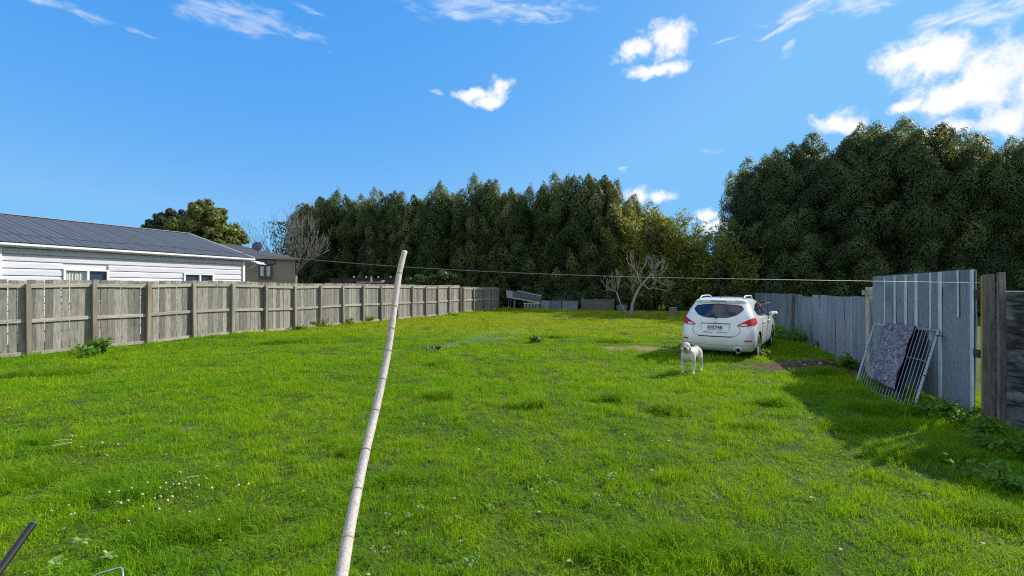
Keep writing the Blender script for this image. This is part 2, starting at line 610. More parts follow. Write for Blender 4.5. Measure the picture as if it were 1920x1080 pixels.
m, t, out = new_mat('lawn_ground')
p = t.node('ShaderNodeBsdfPrincipled')
g = t.node('ShaderNodeNewGeometry')
P_ = g.outputs['Position']
base = t.mix(t.smooth(t.noise(P_, 1.1, 5), .35, .65), (.045, .085, .008), (.085, .125, .010))
base = t.mix(t.smooth(t.noise(P_, 22, 4), .4, .7), base, (.028, .042, .010))
at_w = t.node('ShaderNodeAttribute', attribute_name='wear')
base = t.mix(t.smooth(at_w.outputs['Fac'], .15, .7), base, t.mix(t.noise(P_, 18, 4), (.26, .20, .10), (.15, .12, .06)))
at_s = t.node('ShaderNodeAttribute', attribute_name='soil')
base = t.mix(t.smooth(at_s.outputs['Fac'], .3, .6), base, t.mix(t.smooth(t.noise(P_, 15, 5), .35, .7), (.045, .029, .016), (.14, .098, .058)))
t.put(p.inputs['Base Color'], base)
p.inputs['Roughness'].default_value = .95
p.inputs['Specular IOR Level'].default_value = .1
b = t.node('ShaderNodeBump')
b.inputs['Strength'].default_value = .8
b.inputs['Distance'].default_value = .03
t.l.new(t.noise(P_, 16, 6), b.inputs['Height'])
t.l.new(b.outputs[0], p.inputs['Normal'])
t.l.new(p.outputs[0], out.inputs['Surface'])
M_ground = m

xs = np.concatenate([[-2500, -900, -400, -180, -90, -55, -35], np.arange(-24, 22.01, .2), [26, 35, 55, 90, 180, 400, 900, 2500]])
ys = np.concatenate([[-2500, -900, -400, -150, -60, -25, -10, -6], np.arange(-4, 42.01, .2), [46, 55, 75, 110, 180, 400, 900, 2500]])
GX, GY = np.meshgrid(xs, ys)
GZ = gz(GX, GY)
gv = np.stack([GX, GY, GZ], -1).reshape(-1, 3)
nx, ny = len(xs), len(ys)
idx = np.arange(nx * ny).reshape(ny, nx)
gq = np.stack([idx[:-1, :-1], idx[:-1, 1:], idx[1:, 1:], idx[1:, :-1]], -1).reshape(-1, 4)
me = np_mesh('ground', gv, gq, M_ground)
me.polygons.foreach_set('use_smooth', np.ones(len(gq), bool))
for nm, fn in (('wear', worn), ('soil', soil)):
    a = me.attributes.new(nm, 'FLOAT', 'POINT')
    a.data.foreach_set('value', fn(GX, GY).ravel().astype(np.float32))
ground = obj('ground', me)
ground['kind'] = 'structure'
ground['label'] = 'green lawn ground reaching to the horizon'

# ------------------------------------------------------------------ left paling fence (posts and rails on this side)
TH = 23.9                                         # the yard runs this many degrees right of straight ahead
E = Vector((math.sin(R(TH)), math.cos(R(TH)), 0))
RZ = R(90 - TH)
FX0 = -17.07                                      # where the fence line crosses the camera's own line
BAY = 1.314


def fence_pt(y):
    return Vector((FX0 + math.tan(R(TH)) * y, y, 0))


rnd = random.Random(3)
PAL = []
for k in range(5):                                # five slightly different palings
    w = .1405 + .004 * rnd.random()
    mb = MB()
    n = 5
    vs, fs = [], []
    for i in range(n + 1):
        z = 1.9 * i / n
        dx = .003 * rnd.uniform(-1, 1)
        for (x, y) in ((-w / 2, -.0095), (w / 2, -.0095), (w / 2, .0095), (-w / 2, .0095)):
            vs.append((x + dx + (rnd.uniform(-.002, .002)), y, z))
    for i in range(n):
        for c in range(4):
            c2 = (c + 1) % 4
            fs.append((i * 4 + c, i * 4 + c2, i * 4 + 4 + c2, i * 4 + 4 + c))
    fs += [(3, 2, 1, 0), (n * 4, n * 4 + 1, n * 4 + 2, n * 4 + 3)]
    PAL.append(mb.add(vs, fs).mesh('paling', M_paling))
postm = bevel(MB().box((0, 0, 0), (.10, .105, 1.0)).mesh('post', M_post), .006)
railm = bevel(MB().box((0, 0, 0), (1.0, .048, .095)).mesh('rail', M_rail), .004)


def paling_fence(root, n0, n1, top, tops_mid, y_of):
    """bays n0..n1 of posts, three rails and eight or nine palings each; local x runs along the fence"""
    for n in range(n0, n1 + 1):
        x = y_of(n)
        P = root.matrix_world @ Vector((x, 0, 0))
        g0 = gzf(P.x, P.y)
        hp = top - .10
        obj('post', postm, root, (x, -.035, g0 + (hp - .25) / 2), (R(rnd.uniform(-1.2, 1.2)), R(rnd.uniform(-.6, .6)), R(rnd.uniform(-2, 2))), (1, 1, hp + .25))
        if n == n1:
            break
        x2 = y_of(n + 1)
        P2 = root.matrix_world @ Vector((x2, 0, 0))
        g1 = gzf(P2.x, P2.y)
        L = x2 - x - .104
        for hz in (top - .155, tops_mid, .085):
            tilt = math.atan2(g1 - g0, x2 - x)
            obj('rail', railm, root, ((x + x2) / 2, .006, (g0 + g1) / 2 + hz + rnd.uniform(-.008, .008)), (0, -tilt + R(rnd.uniform(-.25, .25)), 0), (L, 1, 1))
        k = 9 if rnd.random() < .35 else 8
        sp = (x2 - x) / k
        for i in range(k):
            px = x + sp * (i + .5)
            f = (i + .5) / k
            h = top + rnd.uniform(-.016, .012)
            o = obj('paling', rnd.choice(PAL), root, (px + rnd.uniform(-.003, .003), .042, (g0 * (1 - f) + g1 * f) - .02), (R(rnd.uniform(-.25, .25)), R(rnd.uniform(-.35, .35)), 0 if rnd.random() < .5 else math.pi), (sp / .1545 * rnd.uniform(.985, 1.01), 1, (h + .02) / 1.9))


Z1 = 11.29
o0 = fence_pt(Z1)
fence_l = thing('paling_fence', 'long weathered grey paling fence with posts and rails in front of white house', 'fence', o0, RZ)
bpy.context.view_layer.update()
paling_fence(fence_l, -4, 16, 1.925, .90, lambda n: n * BAY + (.10 if n == 16 else 0))
o1 = fence_pt(30.85)
fence_f = thing('paling_fence', 'lower short paling fence section at far end of long fence beside corrugated lean-to', 'fence', o1, RZ)
bpy.context.view_layer.update()
far_x = [0.12, 1.6, 3.2, 4.5, 5.6]
paling_fence(fence_f, 0, 4, 1.80, .86, lambda n: far_x[n])

# ------------------------------------------------------------------ white house behind the fence (local x along the wall, local y away from us)
house = thing('white_house', 'long white weatherboard house with blue-grey steel roof behind paling fence', 'house', (-14.6, 12.95, 0), RZ)
HL, EAVE, RIDGE, HALF = 7.75, 3.0, 4.30, 4.6
WY = .28
wins = [(1.50, 2.60, 1.30, 2.30), (5.08, 6.16, 1.30, 2.27)]
core = MB()
for a, b_ in ((.02, 1.50), (2.60, 5.08), (6.16, HL - .22)):
    core.box(((a + b_) / 2, WY + .09, 1.5), (b_ - a, .12, 2.9))
for a, b_, z0, z1 in wins:
    core.box(((a + b_) / 2, WY + .09, .67), (b_ - a, .12, 1.24))
    core.box(((a + b_) / 2, WY + .09, 2.64), (b_ - a, .12, .65))
core.box((.08, WY + 4.3, 1.5), (.12, 8.2, 2.9)).box((HL - .28, WY + 4.3, 1.5), (.12, 8.2, 2.9)).box((HL / 2, WY + 8.5, 1.5), (HL - .4, .12, 2.9))
core.build('wall', M_weatherboard, house)
EXP = .212
prof = [(0, 0), (-.004, .03), (-.030, .045), (-.030, .172), (-.020, .176), (-.020, .1765), (0, .18)]


def board(a, b_, z):
    # flat face, lip underneath, sloping shoulder on top that catches the sun
    pr = [(0.0, 0.0), (-.006, 0.0), (-.006, .003), (-.052, .006), (-.052, .148), (-.006, .207), (0.0, .207)]
    MB().extrude(pr, lambda u, w: (a, WY + .028 + u, z + w), lambda u, w: (b_, WY + .028 + u, z + w)).build('weatherboard', M_weatherboard, house)


z = .40
while z < 2.85:
    segs = [(.10, HL - .30)]
    for a, b_, z0, z1 in wins:
        if z + EXP > z0 - .02 and z < z1 + .03:
            ns = []
            for s0, s1 in segs:
                if s0 < a < s1:
                    ns += [(s0, a - .045), (b_ + .045, s1)]
                else:
                    ns.append((s0, s1))
            segs = ns
    for s0, s1 in segs:
        board(s0, s1, z)
    z += EXP
for x in (.045, HL - .255):
    MB().box((x, WY - .03, 1.5), (.085, .09, 2.9)).build('corner_board', M_white, house)
MB().box((HL - .20, WY + .05, 1.5), (.035, .09, 2.85)).build('downpipe', M_white, house)
for i, (a, b_, z0, z1) in enumerate(wins):
    w = thing('window', 'x', None, (0, 0, 0))
    del w['label']
    w.parent = house
    f = MB()
    f.box(((a + b_) / 2, WY - .02, z1 + .005), (b_ - a + .09, .09, .05)).box(((a + b_) / 2, WY - .03, z0 - .02), (b_ - a + .12, .12, .05))
    for x in (a - .015, (a + b_) / 2 + .03, b_ + .015):
        f.box((x, WY - .02, (z0 + z1) / 2), (.055, .08, z1 - z0 - .045))
    f.build('frame', M_white, w)
    mid = (a + b_) / 2 + .03
    for (q0, q1, kind) in ((a + .013, mid - .028, 'c'), (mid + .028, b_ - .013, 'd')):
        MB().box(((q0 + q1) / 2, WY + .03, (z0 + z1) / 2), (q1 - q0, .006, z1 - z0 - .05)).build('pane', M_glass if (kind == 'd' or i == 1) else MATS['window_glass'], w) if not (i == 0 and kind == 'c') else None
        if i == 0 and kind == 'c':
            vs, fs = [], []
            for k in range(41):
                x = q0 + (q1 - q0) * k / 40
                y = WY + .03 + .018 * math.sin(k * 1.25) + .006 * math.sin(k * 2.9)
                vs += [(x, y, z0), (x, y, z1 - .03)]
            fs = [(2 * k, 2 * k + 2, 2 * k + 3, 2 * k + 1) for k in range(40)]
            MB().add(vs, fs).build('curtain', M_curtain, w, smooth=True)
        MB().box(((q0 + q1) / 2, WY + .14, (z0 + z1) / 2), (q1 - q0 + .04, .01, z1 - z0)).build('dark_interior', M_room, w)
        if i == 1 and kind == 'd':
            MB().box((q1 - .09, WY + .09, (z0 + z1) / 2), (.14, .01, z1 - z0 - .06)).build('curtain', M_curtain, w)
# roof: long-run steel sheets with upstanding laps, seen from below the ridge
npan = 12
pw = (HL + .05) / npan
slope = math.atan2(RIDGE - EAVE, HALF)
sl = HALF / math.cos(slope)
rp = MB()
rp.box((0, sl / 2, 0), (pw - .004, sl, .012))
rp.box((-pw / 2 + .02, sl / 2, .011), (.016, sl, .012))
rp.box((-pw / 6, sl / 2, .009), (.012, sl, .008)).box((pw / 6, sl / 2, .009), (.012, sl, .008))
rpm = rp.mesh('roof_sheet', M_roof)
for i in range(npan):
    obj('roof_sheet', rpm, house, (pw * (i + .5), .0, EAVE + .06), (slope, 0, 0))
    obj('roof_sheet', rpm, house, (pw * (i + .5), 2 * HALF, EAVE + .06), (slope, 0, math.pi))
MB().box((HL / 2, HALF, RIDGE + .075), (HL + .1, .22, .022)).build('ridge_cap', M_galv, house)
gut = [(0, 0), (-.10, 0), (-.115, .015), (-.115, .075), (-.103, .075), (-.105, .015), (0, .015)]
MB().extrude(gut, lambda u, w: (-.06, .06 + u, EAVE - .05 + w), lambda u, w: (HL + .08, .06 + u, EAVE - .05 + w)).build('gutter', M_white, house)
MB().box((HL / 2, .085, EAVE - .02), (HL + .06, .025, .11)).build('fascia', M_white, house)
MB().box((HL / 2, .18, EAVE - .075), (HL, .16, .012)).build('soffit', M_white, house)
for s, x in ((1, HL + .065), (-1, -.045)):
    for e in (0, 1):
        y0, y1 = (0.0, HALF) if e == 0 else (2 * HALF, HALF)
        MB().bar((x, y0, EAVE + .0), (x, y1, RIDGE + .0), .03, .17).build('barge_board', M_white, house)
    gx = x - s * .32
    MB().add([(gx, WY + .05, EAVE - .1), (gx, 2 * HALF - WY, EAVE - .1), (gx, HALF, RIDGE - .12)], [(0, 1, 2)]).build('gable', M_weatherboard, house, fix=False)

# ------------------------------------------------------------------ brown house further back
bh = thing('brown_house', 'small brown boarded house with dark hip roof and open awning window', 'house', (-15.66, 27.0, 0), R(26))
BW, BD, BE = 2.43, 7.0, 3.55
X0 = -4.2
nb = 24
for i in range(nb):
    zz = .3 + i * .135
    if zz + .135 > BE:
        break
    MB().box(((X0 + BW) / 2, .0 + (.006 if i % 2 else 0), zz + .066), (BW - X0, .05, .128)).build('weatherboard', M_tan, bh)
MB().box(((X0 + BW) / 2, .07, BE / 2), (BW - X0, .06, BE - .04)).box((BW - .03, BD / 2, BE / 2), (.06, BD - .2, BE - .05)).build('wall', M_tan, bh)
MB().box((BW + .012, -.02, BE / 2), (.06, .07, BE - .06)).build('corner_board', M_tan, bh)
rf = MB()
a = [(X0 - .3, -.28, BE), (BW + .25, -.28, BE), (BW + .25, BD, BE), (X0 - .3, BD, BE), (X0 - .3, BD / 2, BE + 1.05), (-1.1, BD / 2, BE + 1.05)]
a2 = [(x, y, z_ - .06) for x, y, z_ in a[:4]]
rf.add(a + a2, [(0, 1, 5, 4), (1, 2, 5), (2, 3, 4, 5), (0, 6, 7, 1), (1, 7, 8, 2), (6, 9, 8, 7)])
rf.build('roof', M_rooftile, bh, fix=False)
MB().box(((X0 + BW) / 2, -.31, BE - .03), (BW - X0 + .5, .05, .10)).build('fascia', M_tan, bh)
for (x0, x1, z0, z1, opn) in ((.42, 1.35, 3.17, 3.44, False), (.53, 1.20, 2.30, 3.10, True)):
    w = bpy.data.objects.new('window', None)
    link(w, bh)
    f = MB()
    cx, cz = (x0 + x1) / 2, (z0 + z1) / 2
    for x in (x0, cx, x1):
        f.box((x, -.045, cz), (.06, .06, z1 - z0 + .06))
    for z_ in (z0, z1):
        f.box((cx, -.045, z_), (x1 - x0 - .06, .06, .06))
    f.build('frame', M_darkframe, w)
    for s in (0, 1):
        q0, q1 = (x0 + .03, cx - .03) if s == 0 else (cx + .03, x1 - .03)
        MB().box(((q0 + q1) / 2, -.034, cz), (q1 - q0, .008, z1 - z0 - .06)).build('pane', M_glass, w)
        if opn:
            MB().box(((q0 + q1) / 2 - .03, -.042, cz + .05), ((q1 - q0) * .72, .006, (z1 - z0) * .72)).build('curtain', M_curtain, w)
    if opn:
        MB().bar((x1 + .03, -.30, z0 - .02), (x1 - .02, -.06, z1), .04, .05).bar((cx + .02, -.30, z0 - .02), (x1 + .03, -.30, z0 - .02), .04).bar((cx + .02, -.30, z0 - .02), (cx + .02, -.07, z1), .035).build('open_sash', M_darkframe, w)
aw = thing('door_awning', 'small curved white awning between white house and brown house', 'awning', at(480, 490, 26.4))
vs, fs = [], []
for k in range(9):
    q = k / 8
    for y in (-.45, .35):
        vs += [(-.55 + .95 * q, y, .14 - .24 * q * q), (-.55 + .95 * q, y, .11 - .24 * q * q)]
for k in range(8):
    a_, b_ = 4 * k, 4 * k + 4
    fs += [(a_, b_, b_ + 2, a_ + 2), (a_ + 1, a_ + 3, b_ + 3, b_ + 1), (a_, a_ + 1, b_ + 1, b_), (a_ + 2, b_ + 2, b_ + 3, a_ + 3)]
MB().add(vs, fs).build('canopy_sheet', M_white, aw)
MB().bar((-.5, .3, .1), (.3, .3, .0), .03).bar((-.5, -.4, .1), (.3, -.4, .0), .03).bar((-.5, .3, -.3), (.1, .3, .05), .025).build('bracket', M_white, aw)
# satellite dish on its roof
dp = at(482, 459, 26.6)
dish = thing('satellite_dish', 'round grey satellite dish on roof of brown house', 'dish', (dp.x, dp.y, dp.z))
pr = [(.0, .0), (.10, .004), (.20, .017), (.29, .04), (.295, .046), (.29, .05), (.20, .028), (.10, .014), (0, .01)]
MB().lathe(pr, 24, 'Y').build('reflector', mk('dish_grey', (.055, .065, .08), None, rough=.6), dish, smooth=True, rot=(R(-18), 0, R(14)))
MB().tube([(0, .05, -.03), (0, .10, -.12), (0, .08, -.55)], .022, 8).build('mast', M_darkframe, dish)
MB().tube([(0, 0, -.27), (.02, -.22, -.12)], .012, 6).box((.02, -.24, -.10), (.06, .08, .06)).build('feed_arm', M_darkframe, dish)

# ------------------------------------------------------------------ dark fence with round knobs behind, and a pale trestle
pf = thing('plum_fence', 'dark plum panel fence with pale knobs on top under the hedge trees', 'fence', at(690, 530, 36.5) - Vector((0, 0, at(690, 530, 36.5).z)))
for i in range(6):
    x = -2.6 + i * .98
    MB().box((x, 0, 1.28), (.955, .035, 2.45)).build('panel', M_purple, pf)
    MB().box((x + .49, -.03, 1.28), (.07, .07, 2.52)).build('post', M_purple, pf)
    if 0 < i < 5:
        MB().ell((x + .49, -.03, 2.62), (.075, .075, .085), 10, 8).build('knob', M_palewood, pf, smooth=True)
MB().box((-.15, -.04, 2.50), (5.9, .05, .06)).build('top_rail', M_purple, pf)
tp = at(694, 527, 33.5)
tr = thing('trestle', 'pale timber trestle beam with short upright behind paling fence', 'trestle', (tp.x, tp.y, 0))
MB().box((0, 0, tp.z), (1.9, .30, .07)).build('beam', M_palewood, tr)
for x in (-.7, .7):
    MB().bar((x, 0, tp.z - .04), (x * 1.1, 0, 0), .09).build('leg', M_palewood, tr)
MB().box((.08, 0, tp.z + .22), (.09, .09, .40)).build('upright', M_palewood, tr)
MB().tube([(.80, 0, tp.z + .055), (1.05, 0, tp.z + .065)], .06, 8).build('roller', M_palewood, tr, smooth=True)

# ------------------------------------------------------------------ right: corrugated iron fence
def corr_sheet(w, h, pitch=.076, amp=.009, horiz=False, per=6, name='iron_sheet', mat=None, rows=3, seed=0):
    """a corrugated sheet standing on z=0, centred on x; ribs upright unless horiz"""
    rr = random.Random(seed)
    L = h if horiz else w
    n = int(round(L / pitch * per))
    us = [L * i / n for i in range(n + 1)]
    vs, fs = [], []
    for j in range(rows + 1):
        for u in us:
            d = amp * math.sin(2 * math.pi * u / pitch)
            q = j / rows
            wob = .006 * math.sin(q * 5 + seed) + .004 * math.sin(u * 7 + seed * 2 + q * 3)
            if horiz:
                vs.append((w * q - w / 2, d + wob, u))
            else:
                vs.append((u - w / 2, d + wob, h * q))
    m_ = len(us)
    for j in range(rows):
        for i in range(n):
            fs.append((j * m_ + i, j * m_ + i + 1, (j + 1) * m_ + i + 1, (j + 1) * m_ + i))
    return MB().add(vs, fs).mesh(name, mat or M_zinc, smooth=True, fix=False)


RA = R(21.8)
P0 = Vector((7.2, 8.9, 0))
rf_ = thing('corrugated_fence', 'long low blue-grey corrugated iron fence running past the white car', 'fence', P0, R(90) - RA)
bpy.context.view_layer.update()
SH = [corr_sheet(.80, 1.6, seed=i, name='iron_sheet') for i in range(4)]
rr = random.Random(11)
x = 0.30
k = 0
while x < 19:
    P = rf_.matrix_world @ Vector((x, 0, 0))
    top = 1.515 - .0035 * x + rr.uniform(-.004, .004) + (.018 if k % 5 < 2 else 0)
    if 5.2 < x < 7.0:
        top -= .05
    tilt = rr.uniform(-.18, .18)
    if k == 4:
        tilt = -1.3
    if k == 5:
        tilt = .2
    o = obj('iron_sheet', SH[k % 4], rf_, (x, .006 * (k % 2) + .01 * math.sin(k * 2.1), gzf(P.x, P.y) - .03), (R(rr.uniform(-.5, .5)), R(tilt), R(rr.uniform(-.4, .4))), (.99, 1, (top - gzf(P.x, P.y) + .03) / 1.6))
    x += .755 + (.03 if k == 4 else 0)
    k += 1
for x in (2.4, 4.9, 7.4, 9.9, 12.4, 14.9, 17.4):
    P = rf_.matrix_world @ Vector((x, -.1, 0))
    MB().box((x, -.12, .68), (.09, .09, 1.42)).build('post', M_oldwood, rf_)
for z_ in (.35, 1.28):
    MB().box((9.6, -.055, z_), (18.6, .04, .07)).build('rail', M_oldwood, rf_)
for (xa, xb) in ((8.0, 7.72), (8.22, 8.06)):
    MB().bar((xa, .055, .02), (xb, .045, 1.50), .06, .03, up=(0, 1, 0)).build('batten', mk('brown_batten' + str(xa), (.16, .12, .10), (.10, .08, .07), 6, (5, 5, .6), .9, .3), rf_)
# narrow pale laps where sheets overlap
for xx, hh in ((.52, 1.3), (1.05, 1.45), (1.55, 1.46), (2.1, .9), (3.3, 1.4), (4.3, 1.2)):
    MB().box((xx, .026, .06 + hh / 2), (.012, .006, hh)).build('lap_edge', M_zinc_pale, rf_)
pt = at(1628, 548, 9.15)
cp = thing('corner_post', 'pale squared post top with cross block behind the tall gate', 'post', (pt.x + .03, pt.y, 0))
MB().box((0, 0, .86), (.10, .10, 1.74)).build('shaft', M_palewood, cp)
MB().box((-.06, -.03, 1.62), (.20, .06, .10)).build('cross_block', M_palewood, cp)

# ------------------------------------------------------------------ tall corrugated gate
GA, GB = Vector((6.14, 6.0, 0)), Vector((7.16, 8.98, 0))
ga = math.atan2((GB - GA).y, (GB - GA).x)
gate = thing('corrugated_gate', 'tall corrugated iron gate with pale strips beside timber gate posts', 'gate', GA, ga)
GLEN = (GB - GA).length
for i, (a, b_, h) in enumerate(((0.0, .80, 1.955), (.76, 1.58, 1.95), (1.54, 2.36, 1.945), (2.32, GLEN + .02, 1.94))):
    me_ = corr_sheet(b_ - a, h - .04, .062, .007, name='iron_sheet', mat=M_zinc_gate, seed=i + 20)
    obj('iron_sheet', me_, gate, ((a + b_) / 2, .006 * (i % 2), .04), (0, R((-.35, .25, -.2, .3)[i]), 0))
for (xx, w, z0, z1) in ((2.22, .055, .95, 1.93), (1.83, .085, .9, 1.935), (1.485, .075, .9, 1.94), (1.06, .035, .9, 1.945), (.80, .085, .06, 1.95), (.36, .028, 1.3, 1.95), (.05, .07, .05, 1.955), (2.62, .02, 1.0, 1.9)):
    pr = [(-w / 2, 0), (-w / 2 + .012, .014), (w / 2 - .012, .014), (w / 2, 0)]
    MB().extrude(pr, lambda u, v: (xx + u, .012 + v, z0), lambda u, v: (xx + u + .006, .012 + v, z1)).build('pale_strip', M_zinc_pale, gate)
for z_ in (.35, 1.0, 1.7):
    MB().box((GLEN / 2 + .25, -.045, z_), (GLEN - .55, .045, .09)).build('rail', M_oldwood, gate)
for (z_, w) in ((1.63, .13), (.85, .15)):
    MB().box((-.06, .012, z_), (w, .02, .11)).box((-.10, .026, z_), (.04, .016, .05)).build('hinge', M_rust, gate)

gp = thing('gate_post', 'broad weathered timber gate post nearest the tall iron gate', 'post', (6.03, 5.74, 0), R(0))
bevel(MB().box((0, 0, .90), (.125, .05, 1.95)).build('shaft', M_oldwood, gp).data, .004)
MB().box((-.068, .012, .92), (.010, .022, 1.86)).build('lit_edge_strip', mk('sunlit_edge_orange', (.42, .26, .09), (.33, .19, .07), 6, (5, 5, .5), .8, .2), gp)  # thin orange strip paints the sun's glow on the post edge
gp2 = thing('gate_post', 'narrow grey timber post butting the blackened plank wall', 'post', (6.0, 5.56, 0))
bevel(MB().box((0, 0, .91), (.085, .035, 1.97)).build('shaft', M_oldwood, gp2).data, .004)

# ------------------------------------------------------------------ blackened plank wall at the right edge
pw_ = thing('plank_wall', 'blackened weathered horizontal plank wall at the right edge', 'wall', (5.97, 5.46, 0), math.atan2(-1, .14))
PH = .168
for i in range(10):
    for j in range(4):
        L = 2.4
        x0 = j * L - (0 if i % 2 else .9)
        x1 = x0 + L - .006
        x0 = max(x0, 0)
        if x1 - x0 < .1:
            continue
        me_ = bevel(MB().box((0, 0, 0), (x1 - x0, .045, PH - .006)).mesh('plank', M_sleeper), .004)
        obj('plank', me_, pw_, ((x0 + x1) / 2, rr.uniform(-.006, .006), PH * (i + .5) - .02), (R(rr.uniform(-1.5, 1.5)), R(rr.uniform(-.25, .25)), 0))
for x in (.03, 2.3, 4.7, 7.1):
    MB().box((x + .05, .07, .8), (.1, .09, 1.62)).build('post', M_sleeper, pw_)
wb = pw_.matrix_basis.inverted()
q_ = wb @ Vector((6.29, 5.77, .76))
MB().box(q_, (.46, .03, 1.6)).build('sun_stop_board', M_sleeper, pw_)  # unseen board added to stop sun leaking between gate and posts
MB().box((4.6, 0, PH * 10 - .015), (9.2, .06, .012)).build('cap_strip', M_zinc_pale, pw_)

# ------------------------------------------------------------------ barred steel frame leaning on the gate, a patterned mat hung over it
BL, BR, TL, TR = Vector((6.03, 7.95, .0)), Vector((5.58, 6.30, .02)), Vector((6.896, 8.62, 1.03)), Vector((6.353, 6.75, 1.08))
BL.z = gzf(BL.x, BL.y) + .02
BR.z = gzf(BR.x, BR.y) + .02


def on_frame(u, v, out=0.0):
    """u along from the far side to the near side, v up, out towards the lawn"""
    p = (BL * (1 - u) + BR * u) * (1 - v) + (TL * (1 - u) + TR * u) * v
    nrm = (TL - BL).cross(BR - BL).normalized()
    if nrm.x > 0:
        nrm = -nrm
    return p + nrm * out


FO = (BL + BR) / 2
fr = thing('steel_gate_frame', 'galvanised barred steel frame leaning against the tall iron gate', 'gate', FO)
loc = lambda p: p - FO
MB().bar(loc(on_frame(0, 0)), loc(on_frame(1, 0)), .03).build('bottom_rail', M_galv, fr)
MB().bar(loc(on_frame(0, 1)), loc(on_frame(1, 1)), .03).build('top_rail', M_galv, fr)
for u in (0, 1):
    MB().bar(loc(on_frame(u, 0)), loc(on_frame(u, 1)), .03).build('side_rail', M_galv, fr)
MB().tube([loc(on_frame(0, .58, .012)), loc(on_frame(1, .58, .012))], .008, 6).build('cross_bar', M_galv, fr)
NB = 20
for i in range(1, NB):
    u = i / NB
    MB().tube([loc(on_frame(u, -.02 - (.03 if i in (4, 10) else 0))), loc(on_frame(u, 1))], .005, 6).build('bar', M_galv, fr)
for v, s in ((.93, .10), (.42, .10)):
    a_ = on_frame(1, v, .0)
    MB().bar(loc(a_), loc(a_) + (BR - BL).normalized() * .12, .045, .012).build('hinge', M_rust, fr)

m, t, out = new_mat('patterned_cloth')
p = t.node('ShaderNodeBsdfPrincipled')
tc = t.node('ShaderNodeTexCoord')
v_ = tc.outputs['Object']
n1 = t.noise(t.vmath('MULTIPLY', v_, (1, 1, .55)), 11, 7, .72, 3.0)
n2 = t.noise(v_, 3.5, 4, .6, 1.0)
c = t.mix(t.smooth(n1, .44, .56), (.055, .07, .105), (.31, .275, .295))
c = t.mix(t.smooth(n2, .52, .68), c, (.045, .06, .105))
c = t.mix(t.smooth(t.noise(v_, 26, 4, .7, 1.5), .56, .66), c, (.38, .33, .34))
t.put(p.inputs['Base Color'], c)
p.inputs['Roughness'].default_value = .95
p.inputs['Specular IOR Level'].default_value = .1
t.l.new(p.outputs[0], out.inputs['Surface'])
M_mat = m
cl = thing('hanging_mat', 'blue and pink patterned cloth mat hung over the leaning barred frame', 'mat', FO)
vs, fs = [], []
NU, NV = 22, 40
for j in range(NV + 1):
    q = j / NV
    for i in range(NU + 1):
        a_ = i / NU
        v = 1.015 - q * .86 - .025 * a_ * q
        u = (.25 + .45 * a_) - .02 * q + .03 * q * (a_ - .2)
        o_ = .035 + .022 * math.sin(a_ * 11 + q * 3) * q + .016 * math.sin(a_ * 23 - q * 5) * q + .012 * math.sin(q * 13 + a_ * 4)
        if j == 0:
            v, o_ = 1.02, .0
        vs.append(loc(on_frame(u, v, o_)))
for j in range(NV):
    for i in range(NU):
        a_ = j * (NU + 1) + i
        fs.append((a_, a_ + 1, a_ + NU + 2, a_ + NU + 1))
clo = MB().add(vs, fs).build('cloth', M_mat, cl, smooth=True, fix=False)
md = clo.modifiers.new('thick', 'SOLIDIFY')
md.thickness = .012
bp = thing('leaning_board', 'black board behind the bars of the leaning steel frame', 'board', FO)
vs = [loc(on_frame(u, v, o_)) for o_ in (-.035, -.05) for (u, v) in ((.52, .10), (.74, .06), (.80, .98), (.58, 1.0))]
MB().add(vs, [(0, 1, 2, 3), (7, 6, 5, 4), (0, 4, 5, 1), (1, 5, 6, 2), (2, 6, 7, 3), (3, 7, 4, 0)]).build('board', M_black, bp)

# ------------------------------------------------------------------ soil heap litter
hp = random.Random(5)
for i in range(26):
    px, py = hp.uniform(1500, 1600), hp.uniform(664, 702)
    if i < 6:
        px, py = hp.uniform(1498, 1522), hp.uniform(676, 697)
    P = ground_at(px, py)
    s = hp.uniform(.03, .07)
    mb = MB()
    bm = bmesh.new()
    bmesh.ops.create_icosphere(bm, subdivisions=1, radius=s)
    for v in bm.verts:
        v.co = Vector((v.co.x * hp.uniform(.8, 1.5), v.co.y * hp.uniform(.7, 1.3), v.co.z * hp.uniform(.4, .8)))
    me_ = bpy.data.meshes.new('rubble')
    bm.to_mesh(me_)
    bm.free()
    pale = i < 9
    me_.materials.append(M_palerub if False else (MATS['galvanised_steel'] if pale else M_soil))
    o = obj('rubble_lump', me_, None, (P.x, P.y, P.z + s * .25), (0, 0, hp.uniform(0, 6)))
    tag(o, 'small pale rubble lump on the soil heap by the iron fence' if pale else 'small dark clod on the soil heap by the iron fence', 'rubble', 'pale rubble on the soil heap' if pale else 'dark clods on the soil heap')

# ------------------------------------------------------------------ far end of the yard: lean-to, pallet, iron sheets, boards
lt_o = Vector((at(980, 560, 37.2).x, 37.2, 0))
lt = thing('lean_to', 'low sagging lean-to of corrugated iron at the far corner of the yard', 'shed', lt_o)


def quad_sheet(p00, p10, p11, p01, n, amp, name, mat, parent, org):
    """corrugated sheet over four corners, ribs running from edge 0 to edge 1 in the first direction"""
    vs, fs = [], []
    p00, p10, p11, p01 = [Vector(p) - org for p in (p00, p10, p11, p01)]
    nr = (p10 - p00).cross(p01 - p00).normalized()
    for i in range(n * 6 + 1):
        q = i / (n * 6)
        d = amp * math.sin(2 * math.pi * n * q)
        vs += [p00.lerp(p01, q) + nr * d, p10.lerp(p11, q) + nr * d]
    fs = [(2 * i, 2 * i + 1, 2 * i + 3, 2 * i + 2) for i in range(n * 6)]
    o = MB().add(vs, fs).build(name, mat, parent, smooth=True, fix=False)
    return o


